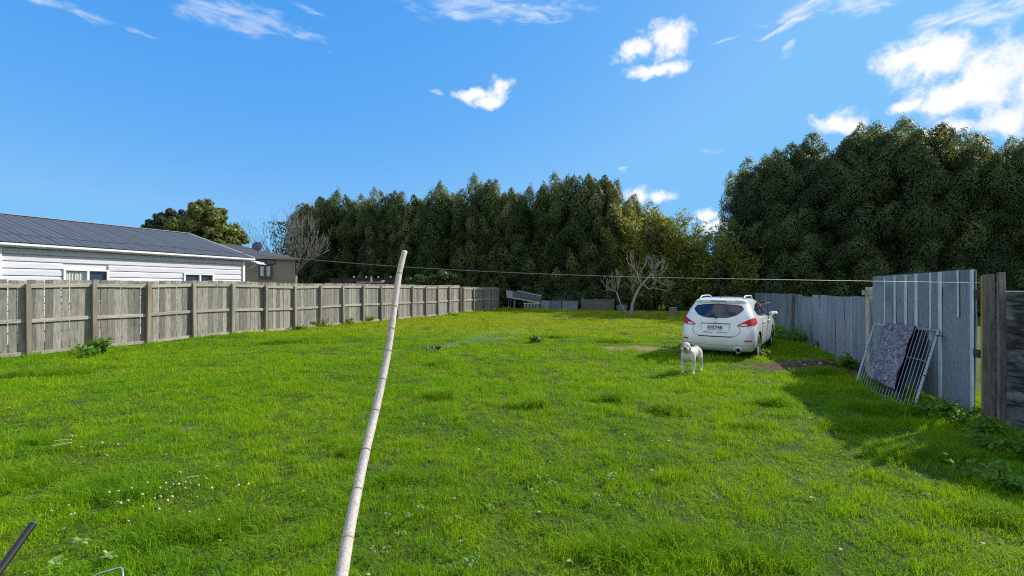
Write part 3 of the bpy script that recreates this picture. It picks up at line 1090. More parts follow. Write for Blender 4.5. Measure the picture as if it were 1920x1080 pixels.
quad_sheet(at(950, 554, 36.6), at(962, 555, 36.6), at(961, 543.5, 37.8), at(949, 542, 37.8), 8, .018, 'iron_sheet', M_zinc_back, lt, lt_o)
M_zinc_dark = mk('dark_zinc', (.085, .095, .115), (.05, .058, .07), 5, (1, 1, 4), .6, .1, metal=.3)
quad_sheet(at(961, 555, 36.55), at(1013, 564.5, 36.55), at(1015, 553.5, 37.8), at(960, 543.5, 37.8), 9, .018, 'iron_sheet', M_zinc_dark, lt, lt_o)
MB().bar(at(950, 554.5, 36.5) - lt_o, at(1012, 565.5, 36.5) - lt_o, .05, .10).build('front_batten', M_palewood, lt)
MB().bar(at(969, 543.2, 37.85) - lt_o, at(1016, 552.6, 37.85) - lt_o, .05, .08).build('back_batten', M_palewood, lt)
for px, w in ((953, .06), (957, .05), (964, .14), (1012, .08)):
    a_ = at(px, 557 if px < 1000 else 566, 36.6)
    MB().bar((a_.x - lt_o.x, -.55, -.05), (a_.x - lt_o.x + .05, -.55, a_.z - .03), w).build('post', M_oldwood, lt)
pal = thing('pallet', 'pale timber pallet standing on edge under the lean-to', 'pallet', (at(997, 570, 36.0).x, 36.0, gzf(1.6, 36)))
MB().box((0, 0, .52), (1.32, .10, .09)).build('top_board', M_palewood, pal)
MB().box((0, .05, .06), (1.2, .08, .08)).build('bottom_board', M_oldwood, pal)
for i in range(11):
    MB().box((-.58 + i * .115, -.01, .26), (.045, .03, .46)).build('slat', M_palewood, pal)
for i, (x0, x1, y0, y1, yy, mt, lab) in enumerate((
        (1014, 1030, 557, 575, 36.4, M_zinc_back, 'pale corrugated iron sheet standing next to the lean-to'),  # duller than pale zinc: the hedge's shade is put into the colour
        (1029, 1052, 558, 576, 36.2, M_zinc_back, 'grey corrugated iron sheet between pale sheet and smoky dark gap'),
        (1054, 1083, 560, 578, 35.8, M_zinc_back, 'corrugated iron sheet with level ribs left of the board wall'))):
    a_, b_ = at(x0, y1, yy), at(x1, y1, yy - (x1 - x0) / 23 * .40)
    w = (b_ - a_).length
    me_ = corr_sheet(w, (y1 - y0) / 850 * yy, .085, .014, True, mat=mt, seed=i, rows=2)
    c = (a_ + b_) / 2
    o = obj('iron_sheet', me_, None, (c.x, c.y, gzf(c.x, c.y) - .02), (R(-6), 0, math.atan2(b_.y - a_.y, b_.x - a_.x)))
    tag(o, lab, 'iron sheet')
a_, b_ = at(1090, 579, 35.5), at(1147, 580, 34.4)
bw = thing('board_wall', 'low brown board wall at the back of the yard behind the bare fig', 'wall', (a_.x, a_.y, gzf(a_.x, a_.y)), math.atan2(b_.y - a_.y, b_.x - a_.x))
Lb = (b_ - a_).length
M_boardw = mk('brown_board', (.15, .125, .105), (.10, .085, .075), 5, (.6, 4, 5), .9, .3, rand=.15)
for i in range(5):
    MB().box((Lb / 2, .004 * (i % 2), .09 + i * .178), (Lb, .03, .172)).build('board', M_boardw, bw)
for x in (.1, Lb * .5, Lb + .12):
    MB().box((x, .07 if x < Lb else 0, .45), (.11, .09, 1.0)).build('post', M_oldwood, bw)
c = at(1166, 577, 33.6)
o = thing('metal_drum', 'pale grey metal tub beside the fig trunk', 'tub', (c.x, c.y, gzf(c.x, c.y)))
MB().lathe([(.0, 0), (.34, 0), (.36, .02), (.38, .26), (.375, .28), (.39, .30), (.39, .50), (.40, .515), (.38, .52), (.37, .50), (.36, .1), (0, .1)], 20).build('shell', M_zinc_back, o, smooth=False)
MB().tube([(-.39, 0, .4), (-.44, 0, .36), (-.39, 0, .32)], .012, 6).build('handle', M_galv, o)
c = ground_at(1262, 591)
st = thing('tree_stump', 'old mossy tree stump near the car front', 'stump', (c.x, c.y, c.z))
rr2 = random.Random(4)
vs, fs = [], []
for j in range(6):
    for k in range(14):
        a = 2 * math.pi * k / 14
        r = (.46 - .05 * j + (.10 if j == 0 else 0)) * (1 + .13 * math.sin(3 * a + 1) + rr2.uniform(-.06, .06)) * (.93 if j == 5 else 1)
        vs.append((r * math.cos(a), r * math.sin(a), -.05 + .11 * j + .02 * math.sin(2 * a)))
for j in range(5):
    for k in range(14):
        k2 = (k + 1) % 14
        fs.append((j * 14 + k, j * 14 + k2, j * 14 + 14 + k2, j * 14 + 14 + k))
MB().add(vs, fs).build('bark', mk('mossy_bark', (.10, .09, .04), (.16, .13, .07), 9, rough=.95, bump=.5), st)
MB().lathe([(0, 0), (.22, .004), (.235, -.01)], 14, c=(0, 0, .525)).build('cut_face', M_palewood, st)
c = ground_at(1215, 589)
o = thing('ground_plank', 'grey plank lying in shade left of the stump', 'plank', (c.x, c.y, c.z), R(-20))
MB().box((0, 0, .05), (1.7, .16, .08)).build('timber', M_oldwood, o)

# ------------------------------------------------------------------ washing line and its bamboo prop
PTS = [(758.6, 469.5, 3.55), (748.5, 511, 3.46), (739.6, 573, 3.32), (727.8, 656, 3.14), (717, 710, 3.00), (704, 769, 2.85), (686, 843, 2.62), (670, 917, 2.42), (652, 1009, 2.16), (641, 1077, 2.0)]
pp = [at(*q) for q in PTS]
last = pp[-1] + (pp[-1] - pp[-2]) * 1.9
g_ = gzf(last.x, last.y)
last = pp[-1] + (pp[-1] - last) * 0 + (last - pp[-1]) * ((pp[-1].z - g_ + .02) / (pp[-1].z - last.z))
pp.append(last)
prop = thing('bamboo_prop', 'long bleached bamboo pole propping up the washing line', 'pole', (last.x, last.y, last.z))
seq = pp[::-1]
fine_pts, fine_r = [], []
tot = len(seq) - 1
for i in range(tot):
    for k in range(6):
        q = k / 6
        p0, p1, p2, p3 = seq[max(i - 1, 0)], seq[i], seq[i + 1], seq[min(i + 2, tot)]
        pt_ = .5 * ((2 * p1) + (p2 - p0) * q + (2 * p0 - 5 * p1 + 4 * p2 - p3) * q * q + (3 * p1 - p0 - 3 * p2 + p3) * q ** 3)
        fine_pts.append(pt_ - last)
fine_pts.append(seq[-1] - last)
nf = len(fine_pts)
fine_r = [.0295 - .0080 * i / nf + .0006 * math.sin(i * 1.7) for i in range(nf)]
MB().tube(fine_pts, fine_r, 14).build('cane', M_bamboo, prop, smooth=True)
fr_y = [125, 228, 290, 367, 457, 557, 675, 807, 965]
for zy in fr_y + [1150, 1330]:
    ty = 440 + .593 * zy
    best = None
    for i in range(nf - 1):
        w0 = fine_pts[i] + last
        yy = 539 - (w0.z - CAM_H) / w0.y * F_PX
        if best is None or abs(yy - ty) < best[0]:
            best = (abs(yy - ty), i)
    i = best[1]
    d = (fine_pts[i + 1] - fine_pts[i]).normalized()
    r_ = fine_r[i]
    MB().tube([fine_pts[i] - d * .006, fine_pts[i] - d * .002, fine_pts[i] + d * .002, fine_pts[i] + d * .006], [r_ + .0003, r_ + .0022, r_ + .0022, r_ + .0003], 14).build('joint', M_node, prop, smooth=True)
i = nf - 1
d = (fine_pts[i] - fine_pts[i - 1]).normalized()
MB().tube([fine_pts[i] + d * .0005, fine_pts[i] + d * .0015], fine_r[-1] * .62, 12).build('hollow_end', M_room, prop)

wp = [(6.12, 5.93, 1.775), (2.71, 4.80, 1.796), (.836, 4.18, 1.815), (-.875, 3.575, 1.872), (-2.40, 3.095, 1.99), (-3.2, 2.83, 2.05), (-7.0, 1.57, 2.40)]
wpts = []
for i in range(len(wp) - 1):
    for k in range(8):
        q = k / 8
        p0, p1, p2, p3 = [Vector(wp[max(0, min(len(wp) - 1, i + d_))]) for d_ in (-1, 0, 1, 2)]
        wpts.append(.5 * ((2 * p1) + (p2 - p0) * q + (2 * p0 - 5 * p1 + 4 * p2 - p3) * q * q + (3 * p1 - p0 - 3 * p2 + p3) * q ** 3))
wpts.append(Vector(wp[-1]))
o = MB().tube(wpts, .0024, 6).build('washing_line', M_wire, None, smooth=True)
tag(o, 'thin steel washing line wire stretched across the yard', 'wire')
lp = thing('line_post', 'timber end post of the washing line beyond the frame', 'post', (-7.05, 1.55, 0))
MB().box((0, 0, 1.2), (.1, .1, 2.5)).build('shaft', M_oldwood, lp)

# ------------------------------------------------------------------ bottom left: black tube and bent rod
a_, b_ = at(62, 980, 1.95), at(-60, 1150, 1.62)
e_ = b_ + (b_ - a_) * ((b_.z - .0) / (a_.z - b_.z))
bt = thing('black_tube', 'black round metal tube rising out of the bottom left corner', 'tube', (e_.x, e_.y, gzf(e_.x, e_.y)))
o_ = Vector((e_.x, e_.y, gzf(e_.x, e_.y)))
MB().tube([e_ - o_, a_ - o_], .0145, 16).build('tube_body', M_black, bt, smooth=False)
dd = (a_ - e_).normalized()
MB().tube([a_ - o_ - dd * .004, a_ - o_ + dd * .003], [.0155, .0135], 16).build('end_cap', mk('grey_cap', (.10, .11, .12), None, rough=.5), bt)
q = [at(150, 1092, 2.45), at(186, 1073, 2.5), at(226, 1061.5, 2.55), at(230, 1064, 2.55), at(231.5, 1080, 2.52), at(232, 1100, 2.5)]
br_o = Vector((q[2].x, q[2].y, 0))
br = thing('bent_rod', 'bent galvanised steel rod corner in the grass at the bottom edge', 'rod', br_o)
MB().tube([p_ - br_o for p_ in q] + [Vector((q[-1].x, q[-1].y - .1, .0)) - br_o], .0055, 8).build('rod', M_galv, br, smooth=True)
MB().tube([q[0] - br_o, Vector((q[0].x - .25, q[0].y - .12, .0)) - br_o], .0055, 8).build('rod_foot', M_galv, br, smooth=True)

# ------------------------------------------------------------------ smouldering heap in the lawn, and its smoke
c = ground_at(814, 654)
ah = thing('ash_heap', 'small smouldering heap of ash and charred bits on the lawn', 'ash heap', (c.x, c.y, c.z))
ar = random.Random(8)
bm = bmesh.new()
bmesh.ops.create_icosphere(bm, subdivisions=3, radius=.2)
for v in bm.verts:
    v.co = Vector((v.co.x * 1.05, v.co.y * .8, max(-.02, v.co.z * .45))) * (1 + ar.uniform(-.15, .15))
me_ = bpy.data.meshes.new('ash')
bm.to_mesh(me_)
bm.free()
me_.materials.append(M_ash)
obj('ash', me_, ah)
for i in range(9):
    a = ar.uniform(0, 6.3)
    p0 = Vector((.16 * math.cos(a), .12 * math.sin(a), ar.uniform(.02, .09)))
    d = Vector((ar.uniform(-1, 1), ar.uniform(-1, 1), ar.uniform(-.1, .35))).normalized() * ar.uniform(.05, .12)
    MB().bar(p0 - d, p0 + d, ar.uniform(.02, .04)).build('charred_stick', M_black if i % 3 else M_palewood, ah)


def smoke(name, label, org, size, rot, dens, col, sc):
    m, t, out = new_mat(name + '_vapour')
    tc = t.node('ShaderNodeTexCoord')
    v = tc.outputs['Object']
    ln = t.vmath('LENGTH', v, out='v')
    fall = t.smooth(ln, 1.0, .15)
    n = t.smooth(t.noise(t.vmath('MULTIPLY', v, size), sc, 5, .6, .8), .38, .72)
    pv = t.node('ShaderNodeVolumePrincipled')
    pv.inputs['Color'].default_value = (*col, 1)
    t.l.new(t.math('MULTIPLY', t.math('MULTIPLY', fall, n), dens), pv.inputs['Density'])
    t.l.new(pv.outputs[0], out.inputs['Volume'])
    o = MB().ell((0, 0, 0), (1, 1, 1), 20, 12).build(name, m, None, smooth=True)
    o.location, o.scale, o.rotation_euler = org, size, rot
    tag(o, label, None, kind='stuff')
    o['category'] = 'smoke'
    return o


p_ = c + Vector((.55, .05, .16))
smoke('smoke', 'thin pale smoke drifting from the smouldering heap', p_, (.62, .22, .10), (0, R(-11), R(8)), 1.3, (.75, .86, .95), 3.2)
p_ = c + Vector((1.6, .35, .36))
smoke('smoke', 'faint wider veil of smoke spreading over the lawn', p_, (1.3, .5, .22), (0, R(-9), R(10)), .42, (.75, .86, .95), 2.0)
p_ = at(1062, 564, 35.6)
smoke('smoke', 'bluish smoke hanging before the iron sheets at the back', p_ + Vector((0, -.6, .2)), (1.7, .6, 1.2), (0, 0, 0), .28, (.62, .75, .95), 1.3)

# ------------------------------------------------------------------ trees and plants
def leaves(pts, nrm, size, rng, aspect=1.9, jitter=.8, up=0.25, soft=None):
    """one small pointed leaf (a kite) at each point, facing roughly along nrm"""
    n = len(pts)
    d = nrm + rng.normal(0, jitter, (n, 3))
    d /= np.linalg.norm(d, axis=1, keepdims=True) + 1e-9
    a = rng.normal(0, 1, (n, 3)) + np.array([0, 0, up * 4])
    t1 = a - d * np.sum(a * d, 1, keepdims=True)
    t1 /= np.linalg.norm(t1, axis=1, keepdims=True) + 1e-9
    t2 = np.cross(d, t1)
    s = (size * rng.uniform(.6, 1.35, n))[:, None]
    l, w = t1 * s * .5 * aspect ** .5, t2 * s * .5 / aspect ** .5
    v = np.stack([pts - l, pts - w * 1.0 - l * .1, pts + l, pts + w * 1.0 - l * .1], 1).reshape(-1, 3)
    q = np.arange(n * 4).reshape(-1, 4)
    if soft is None:
        return v, q
    m = soft * .95 + d * .18
    m /= np.linalg.norm(m, axis=1, keepdims=True) + 1e-9
    return v, q, np.repeat(m, 4, 0)


def column_crown(seed, H, RAD, base, leaders, per, leaf, cl=(.5, .9), tall=(1.2, 1.8), low=.86):
    """crown of an upright evergreen: several leaders side by side, each a stack of leafy tufts pointing up and out"""
    rng = np.random.RandomState(seed)
    V, Q, T, NN, off = [], [], [], [], 0
    heads = []
    for k in range(leaders):
        a = 2 * math.pi * (k + rng.uniform(-.35, .35)) / leaders * (1 if k else 0) + seed
        r = 0 if k == 0 else RAD * rng.uniform(.45, .80)
        heads.append((a, r, H * (1 if k == 0 else rng.uniform(low, .99))))
    for a, r, h in heads:
        z = base + rng.uniform(0, .6)
        while z < h - .25:
            q = (z - base) / (h - base)
            rc = rng.uniform(*cl) * (1.0 if q < .85 else 1.0 - .25 * (q - .85) / .15)
            hc = rc * rng.uniform(*tall)
            b = a + rng.uniform(-1.5, 1.5)
            ro = rng.uniform(.0, 1.0) * (1 if q < .85 else .5)
            pull = 1.0 if q < .8 else 1.0 - .28 * (q - .8) / .2
            c = np.array([r * pull * math.cos(a) + ro * math.cos(b), r * pull * math.sin(a) + ro * math.sin(b), min(z, h - hc * .8)])
            n = int(per * (rc / .6) ** 2 * rng.uniform(.8, 1.2))
            u = rng.normal(0, 1, (n, 3))
            u /= np.linalg.norm(u, axis=1, keepdims=True)
            sh = rng.uniform(.72, 1.02, n)[:, None] * (1 + .07 * rng.normal(0, 1, (n, 1))) * (1 + .13 * np.sin(u[:, 0:1] * 5 + seed + z) * np.cos(u[:, 2:3] * 4 + z))
            p = u * sh * np.array([rc, rc, hc])
            p[:, :2] *= 1 - .5 * np.clip(u[:, 2:3], 0, 1)
            p[:, 0] += p[:, 2] * .2 * math.cos(b)
            p[:, 1] += p[:, 2] * .2 * math.sin(b)
            out = u * np.array([1, 1, .7]) + np.array([.35 * math.cos(b), .35 * math.sin(b), .4])
            us = u * np.array([1, 1, .8]) + np.array([0, 0, .12])
            us /= np.linalg.norm(us, axis=1, keepdims=True)
            v, qd, nn = leaves(p + c, out, leaf, rng, 2.0, .4, .5, us)
            NN.append(nn)
            V.append(v)
            Q.append(qd + off)
            T.append(np.full(len(v), np.clip(rng.beta(1.6, 2.0) + .15 * (q - .5), 0, 1)))  # random tone per spray; lit tops painted in by height
            off += len(v)
            z += hc * rng.uniform(.75, 1.25)
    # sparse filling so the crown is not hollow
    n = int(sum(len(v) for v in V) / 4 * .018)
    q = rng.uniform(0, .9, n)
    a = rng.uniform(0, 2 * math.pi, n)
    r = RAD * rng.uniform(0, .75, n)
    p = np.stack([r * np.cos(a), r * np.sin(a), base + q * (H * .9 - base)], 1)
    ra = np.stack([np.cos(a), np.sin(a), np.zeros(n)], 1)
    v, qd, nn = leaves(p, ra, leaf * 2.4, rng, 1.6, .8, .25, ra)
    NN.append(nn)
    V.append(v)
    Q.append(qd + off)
    T.append(np.full(len(v), .1))  # inner leaves darkened: the crown's inner shade is in the colour
    return np.concatenate(V), np.concatenate(Q), np.concatenate(T), np.concatenate(NN)


def trunk_mesh(seed, H, r0, mat, limbs=5):
    rr = random.Random(seed)
    mb = MB()
    pts, rad = [], []
    for i in range(8):
        q = i / 7
        pts.append((.12 * math.sin(q * 4 + seed), .1 * math.cos(q * 3 + seed) - .1, -.1 + q * H * .9))
        rad.append(r0 * (1.25 if i == 0 else 1) * (1 - .85 * q))
    mb.tube(pts, rad, 8)
    for k in range(limbs):
        q = rr.uniform(.08, .6)
        z = q * H * .9
        a = rr.uniform(0, 6.3)
        L = rr.uniform(.8, 1.6)
        mb.tube([(0, 0, z), (L * .5 * math.cos(a), L * .5 * math.sin(a), z + L * .5), (L * math.cos(a), L * math.sin(a), z + L * 1.3)], [r0 * .4, r0 * .25, r0 * .1], 6)
    return mb.mesh('trunk', mat, smooth=True)


HV = []                                              # hedge tree kinds, reused along the row
for k in range(6):
    v, q, tn, nn = column_crown(40 + k, 12.6, 1.75 + .3 * (k % 3), .7 + .25 * (k % 2), 7 + k % 2, 560, .115, (.55, .95), (1.15, 1.75), .82)
    HV.append((np_mesh('crown', v, q, M_tree, tone=tn, nrm=nn), trunk_mesh(k, 12.0, .17, M_bark)))
TV = []
for k in range(5):
    v, q, tn, nn = column_crown(80 + k, 13.6, 2.2 + .4 * (k % 2), .5, 10 + k % 2, 480, .11, (.65, 1.15), (.9, 1.35), .80)
    TV.append((np_mesh('crown', v, q, M_treeR, tone=tn, nrm=nn), trunk_mesh(k + 9, 13.0, .2, M_bark, 8)))

HDIR = Vector((.914, -.405, 0))
HP0 = Vector((18.4, 35.2, 0))


def hedge_at(px):
    r = (px - 960) / F_PX
    s = (r * HP0.y - HP0.x) / (HDIR.x - r * HDIR.y)
    return HP0 + HDIR * s


ORD = ['first', 'second', 'third', 'fourth', 'fifth', 'sixth', 'seventh', 'eighth', 'ninth', 'tenth', 'eleventh', 'twelfth', 'thirteenth', 'fourteenth', 'fifteenth', 'sixteenth', 'seventeenth', 'eighteenth', 'nineteenth']
tr_ = random.Random(21)
row = [(572, 374), (598, 362), (624, 354), (652, 366), (682, 362), (716, 356), (748, 353), (778, 358), (802, 354), (828, 345), (856, 358), (892, 331), (928, 331), (962, 345), (985, 347), (1015, 352), (1045, 322), (1078, 329), (1108, 318), (1138, 320), (1160, 350)]
for i, (px, yt) in enumerate(row):
    P = hedge_at(px)
    H = CAM_H + (539 - yt) / F_PX * P.y
    kinds = HV[i % 6]
    t_ = thing('hedge_tree', 'dark evergreen hedge tree, %s of the back row counted from the bare tree' % (ORD[i] if i < 19 else ('twentieth' if i == 19 else 'last')), 'tree', (P.x, P.y, 0), tr_.uniform(0, 6.3), 'tall evergreens along the back of the yard')
    s = H / 12.6
    w = s * tr_.uniform(.9, 1.08)
    obj('trunk', kinds[1], t_, scale=(s, s, s))
    obj('crown', kinds[0], t_, scale=(w, w, s))
rowR = [(1404, 316), (1436, 290), (1488, 262), (1542, 247), (1592, 246), (1636, 228), (1682, 222), (1732, 240), (1785, 240), (1838, 246), (1888, 254), (1945, 258), (2010, 262)]
for i, (px, yt) in enumerate(rowR):
    P = hedge_at(px) + Vector((tr_.uniform(-.3, .3), tr_.uniform(-.8, .8), 0))
    H = CAM_H + (539 - yt) / F_PX * P.y
    kinds = TV[i % 5]
    t_ = thing('tall_tree', 'tall dense evergreen, %s of the big clump behind the iron fence counted from the bamboo' % ORD[i], 'tree', (P.x, P.y, 0), tr_.uniform(0, 6.3), 'tall evergreens behind the iron fence')
    s = H / 13.6
    obj('trunk', kinds[1], t_, scale=(s, s, s))
    obj('crown', kinds[0], t_, scale=(s * .95, s * .95, s))


# bushy round-headed trees beyond the white house
def bushy_crown(seed, blobs, per, leaf):
    rng = np.random.RandomState(seed)
    V, Q, off = [], [], 0
    for (cx, cy, cz, r) in blobs:
        for k in range(int(9 + 7 * r)):
            u = rng.normal(0, 1, 3)
            u /= np.linalg.norm(u)
            c = np.array([cx, cy, cz]) + u * r * rng.uniform(.45, .95)
            rc = rng.uniform(.28, .5) * (r / 1.3) ** .5
            n = int(per * rng.uniform(.6, 1.3))
            w = rng.normal(0, 1, (n, 3))
            w /= np.linalg.norm(w, axis=1, keepdims=True)
            p = c + w * rc * rng.uniform(.4, 1.1, n)[:, None]
            v, q = leaves(p, w + np.array([0, 0, .5]), leaf, rng, 2.2, .6, .2)
            V.append(v)
            Q.append(q + off)
            off += len(v)
    return np.concatenate(V), np.concatenate(Q)


def bushy_tree(name, label, px, y, blobs, mat, seed, r0, per=130, leaf=.2, group=None):
    P = Vector(((px - 960) / F_PX * y, y, 0))
    t_ = thing(name, label, 'tree', P, 0, group)
    v, q = bushy_crown(seed, blobs, per, leaf)
    obj('crown', np_mesh('crown', v, q, mat), t_)
    mb = MB()
    top = max(b_[2] for b_ in blobs)
    mb.tube([(0, 0, -.1), (.05, 0, top * .3), (-.05, .05, top * .7)], [r0 * 1.2, r0, r0 * .5], 8)
    for (cx, cy, cz, r) in blobs[:8]:
        mb.tube([(0, 0, top * .35), (cx * .5, cy * .5, (top * .35 + cz) / 2), (cx, cy, cz)], [r0 * .5, r0 * .35, r0 * .1], 6)
    mb.build('trunk', M_bark, t_, smooth=True)
    return t_


def blob_px(px, py, y, r, cx):
    a = at(px, py, y)
    return (a.x - cx, 0.0, a.z, r)


cx = (385 - 960) / F_PX * 36
B = [(x, y_, r) for x, y_, r in ((378, 402, 1.3), (400, 415, 1.2), (360, 415, 1.3), (420, 430, 1.2), (345, 432, 1.2), (390, 440, 1.5), (432, 445, 1.0), (412, 455, 1.2), (360, 450, 1.3), (372, 388, .6), (405, 400, .6))]
blobs = [(at(x, y_, 36).x - cx, random.Random(i).uniform(-.9, .9), at(x, y_, 36).z, r) for i, (x, y_, r) in enumerate(B)]
bushy_tree('olive_tree', 'sunlit olive-green bushy tree rising behind the white house ridge', 385, 36, blobs, M_gum, 5, .16, 190, .2)
cx = (312 - 960) / F_PX * 44
B = ((330, 405, 1.0), (315, 412, 1.1), (298, 420, .8), (284, 424, .6), (330, 425, 1.2), (305, 432, 1.0))
blobs = [(at(x, y_, 44).x - cx, 0, at(x, y_, 44).z, r) for x, y_, r in B]
bushy_tree('dark_tree', 'small dark tree crown left of the olive-green tree', 312, 44, blobs, M_darktree, 6, .15, 170, .22)

# shrubs just behind the fence
for i, (px, py, y, r, lab) in enumerate(((790, 525, 34.5, .75, 'low green shrub behind paling fence, left of the round one'), (838, 520, 34.5, .95, 'round sunlit green shrub rising above paling fence top'))):
    z0 = at(px, py, y).z
    bl = [(dx * r, 0, z0 + dz, r * .7) for dx, dz in ((0, 0), (-.8, -.3), (.8, -.35), (-1.4, -.6), (1.2, -.8), (0, -.9), (-.7, -1.3), (.6, -1.5))]
    P = Vector(((px - 960) / F_PX * y, y, 0))
    t_ = thing('green_shrub', lab, 'shrub', P, 0, 'shrubs behind the paling fence')
    v, q = bushy_crown(60 + i, bl, 120, .13)
    obj('foliage', np_mesh('foliage', v, q, M_shrub), t_)
    MB().tube([(0, 0, -.05), (.05, 0, z0 - .4)], [.05, .02], 6).build('stem', M_bark, t_)

# dark understorey below the hedge: many low bushes between yard and trees
for i in range(26):
    px = 600 + i * 55 + tr_.uniform(-12, 12)
    P = hedge_at(px) + Vector((tr_.uniform(-.5, .5), -1.6 + tr_.uniform(-.5, .8), 0))
    if 1050 < px < 1140:
        P.y += 1.2
    r = tr_.uniform(.7, 1.0)
    me_ = None
    if i < 4:
        bl = [(dx * r, dy * r, .25 + dz, r * .75) for dx, dy, dz in ((0, 0, .5), (-1, .3, .3), (1, .2, .35), (0, .5, 1.2), (.5, 0, .9), (-.6, 0, 1.0), (-1.5, 0, .2), (1.5, 0, .2), (.2, 0, 1.9))]
        v, q = bushy_crown(90 + i, bl, 90, .2)
        US = globals().setdefault('US', [])
        US.append((np_mesh('foliage', v, q, M_tree, tone=np.full(len(v), .25)), MB().tube([(0, 0, -.05), (.05, 0, .9)], [.05, .02], 6).mesh('stem', M_bark)))
    me_ = US[i % 4]
    t_ = thing('understorey_bush', 'dark low bush in the shade under the evergreen row', 'bush', (P.x, P.y, 0), tr_.uniform(0, 6), 'dark bushes under the evergreens')
    s = tr_.uniform(.85, 1.35)
    obj('foliage', me_[0], t_, scale=(s, s, s))
    obj('stem', me_[1], t_, scale=(s, s, s))


# bamboo between the two parts of the row
def bamboo(seed, H, n, spread, leafn, thin=False):
    rng = np.random.RandomState(seed)
    mb = MB()
    V, Q, off = [], [], 0
    for k in range(n):
        a, r = rng.uniform(0, 6.3), spread * rng.uniform(0, 1) ** .6
        x0, y0 = r * math.cos(a), r * math.sin(a) * .7
        h = H * rng.uniform(.6, 1.08)
        lean = rng.normal(0, .15, 2) + np.array([.05 * math.cos(a), 0])
        pts = [(x0 + lean[0] * h * q ** 2 * 1.3, y0 + lean[1] * h * q ** 2, h * q - .05) for q in np.linspace(0, 1, 7)]
        mb.tube(pts, [.028 * (1 - .85 * q) + .003 for q in np.linspace(0, 1, 7)], 5)
        m_ = int(leafn * rng.uniform(.6, 1.3))
        q = rng.uniform(.10, 1.0, m_) ** .8 * (.66 if thin else 1.0)
        if thin:
            q[: m_ // 9] = rng.uniform(.6, 1.0, m_ // 9)
        P = np.stack([np.interp(q, np.linspace(0, 1, 7), [p[i] for p in pts]) for i in range(3)], 1)
        w = .14 * (1.1 - q)[:, None] + .20
        P = P + rng.normal(0, 1, (m_, 3)) * w * np.array([1, 1, .6])
        v, qd = leaves(P, rng.normal(0, 1, (m_, 3)) + np.array([0, 0, .8]), .19, rng, 4.0, .5, .15)
        V.append(v)
        Q.append(qd + off)
        off += len(v)
    return mb.mesh('culms', mk('culm%d' % seed, (.20, .19, .07), (.13, .13, .05), 4, rough=.6), smooth=True), np.concatenate(V), np.concatenate(Q)


bam = [(1172, 368, 16, 330, 'bamboo clump touching the evergreen row, tallest of the bamboo'), (1200, 384, 16, 320, 'yellow-green bamboo clump, second from the evergreen row'), (1232, 392, 15, 300, 'yellow-green bamboo clump right above the bare fig'),
       (1262, 414, 14, 280, 'bamboo clump with golden leaves above the stump'), (1292, 418, 14, 170, 'thin wispy bamboo clump behind the car roof, left one'), (1322, 424, 14, 150, 'sparse bamboo clump behind the middle of the car roof'),
       (1350, 428, 13, 170, 'bamboo clump close to the tall evergreens'), (1376, 440, 12, 220, 'bamboo clump leaning into the tall evergreens')]
for i, (px, yt, n, ln, lab) in enumerate(bam):
    P = hedge_at(px) + Vector((0, -1.5 if i % 2 else -.5, 0))
    H = CAM_H + (539 - yt) / F_PX * P.y
    cm, v, q = bamboo(300 + i, H * (1.04 if i >= 4 else .90), n * 2, 1.0, int(ln * 1.9), i >= 4)
    t_ = thing('bamboo_clump', lab, 'bamboo', (P.x, P.y, 0), 0, 'bamboo between the evergreens')
    obj('culms', cm, t_)
    obj('foliage', np_mesh('foliage', v, q, M_bambooleaf), t_)


# bare trees
def grow(mb, p, d, L, r, depth, rr, up=.25, spread=.55, segs=4, kids=(2, 4), shrink=.68, tipr=.004):
    pts, rad = [p], [r]
    q = p.copy()
    dd = d.copy()
    for i in range(segs):
        dd = (dd + Vector((rr.uniform(-1, 1), rr.uniform(-1, 1), rr.uniform(-1, 1))) * .16 + Vector((0, 0, up * .25))).normalized()
        q = q + dd * L / segs
        pts.append(q.copy())
        rad.append(max(tipr, r * (1 - .55 * (i + 1) / segs)))
    mb.tube(pts, rad, 5 if depth < 2 else 4)
    if depth <= 0:
        return
    for k in range(rr.randint(*kids)):
        i = rr.randint(1, segs)
        b_ = pts[i]
        nd = (dd + Vector((rr.uniform(-1, 1), rr.uniform(-1, 1), rr.uniform(-.5, 1))) * spread + Vector((0, 0, up))).normalized()
        grow(mb, b_, nd, L * shrink * rr.uniform(.75, 1.2), max(tipr, rad[i] * .72), depth - 1, rr, up, spread, segs, kids, shrink, tipr)


def path_tube(mb, pxs, y, r0, r1, org, dy=0.0):
    pts = [at(px, py, y + dy * i) - org for i, (px, py) in enumerate(pxs)]
    n = len(pts)
    mb.tube(pts, [r0 + (r1 - r0) * i / (n - 1) for i in range(n)], 7)
    return pts


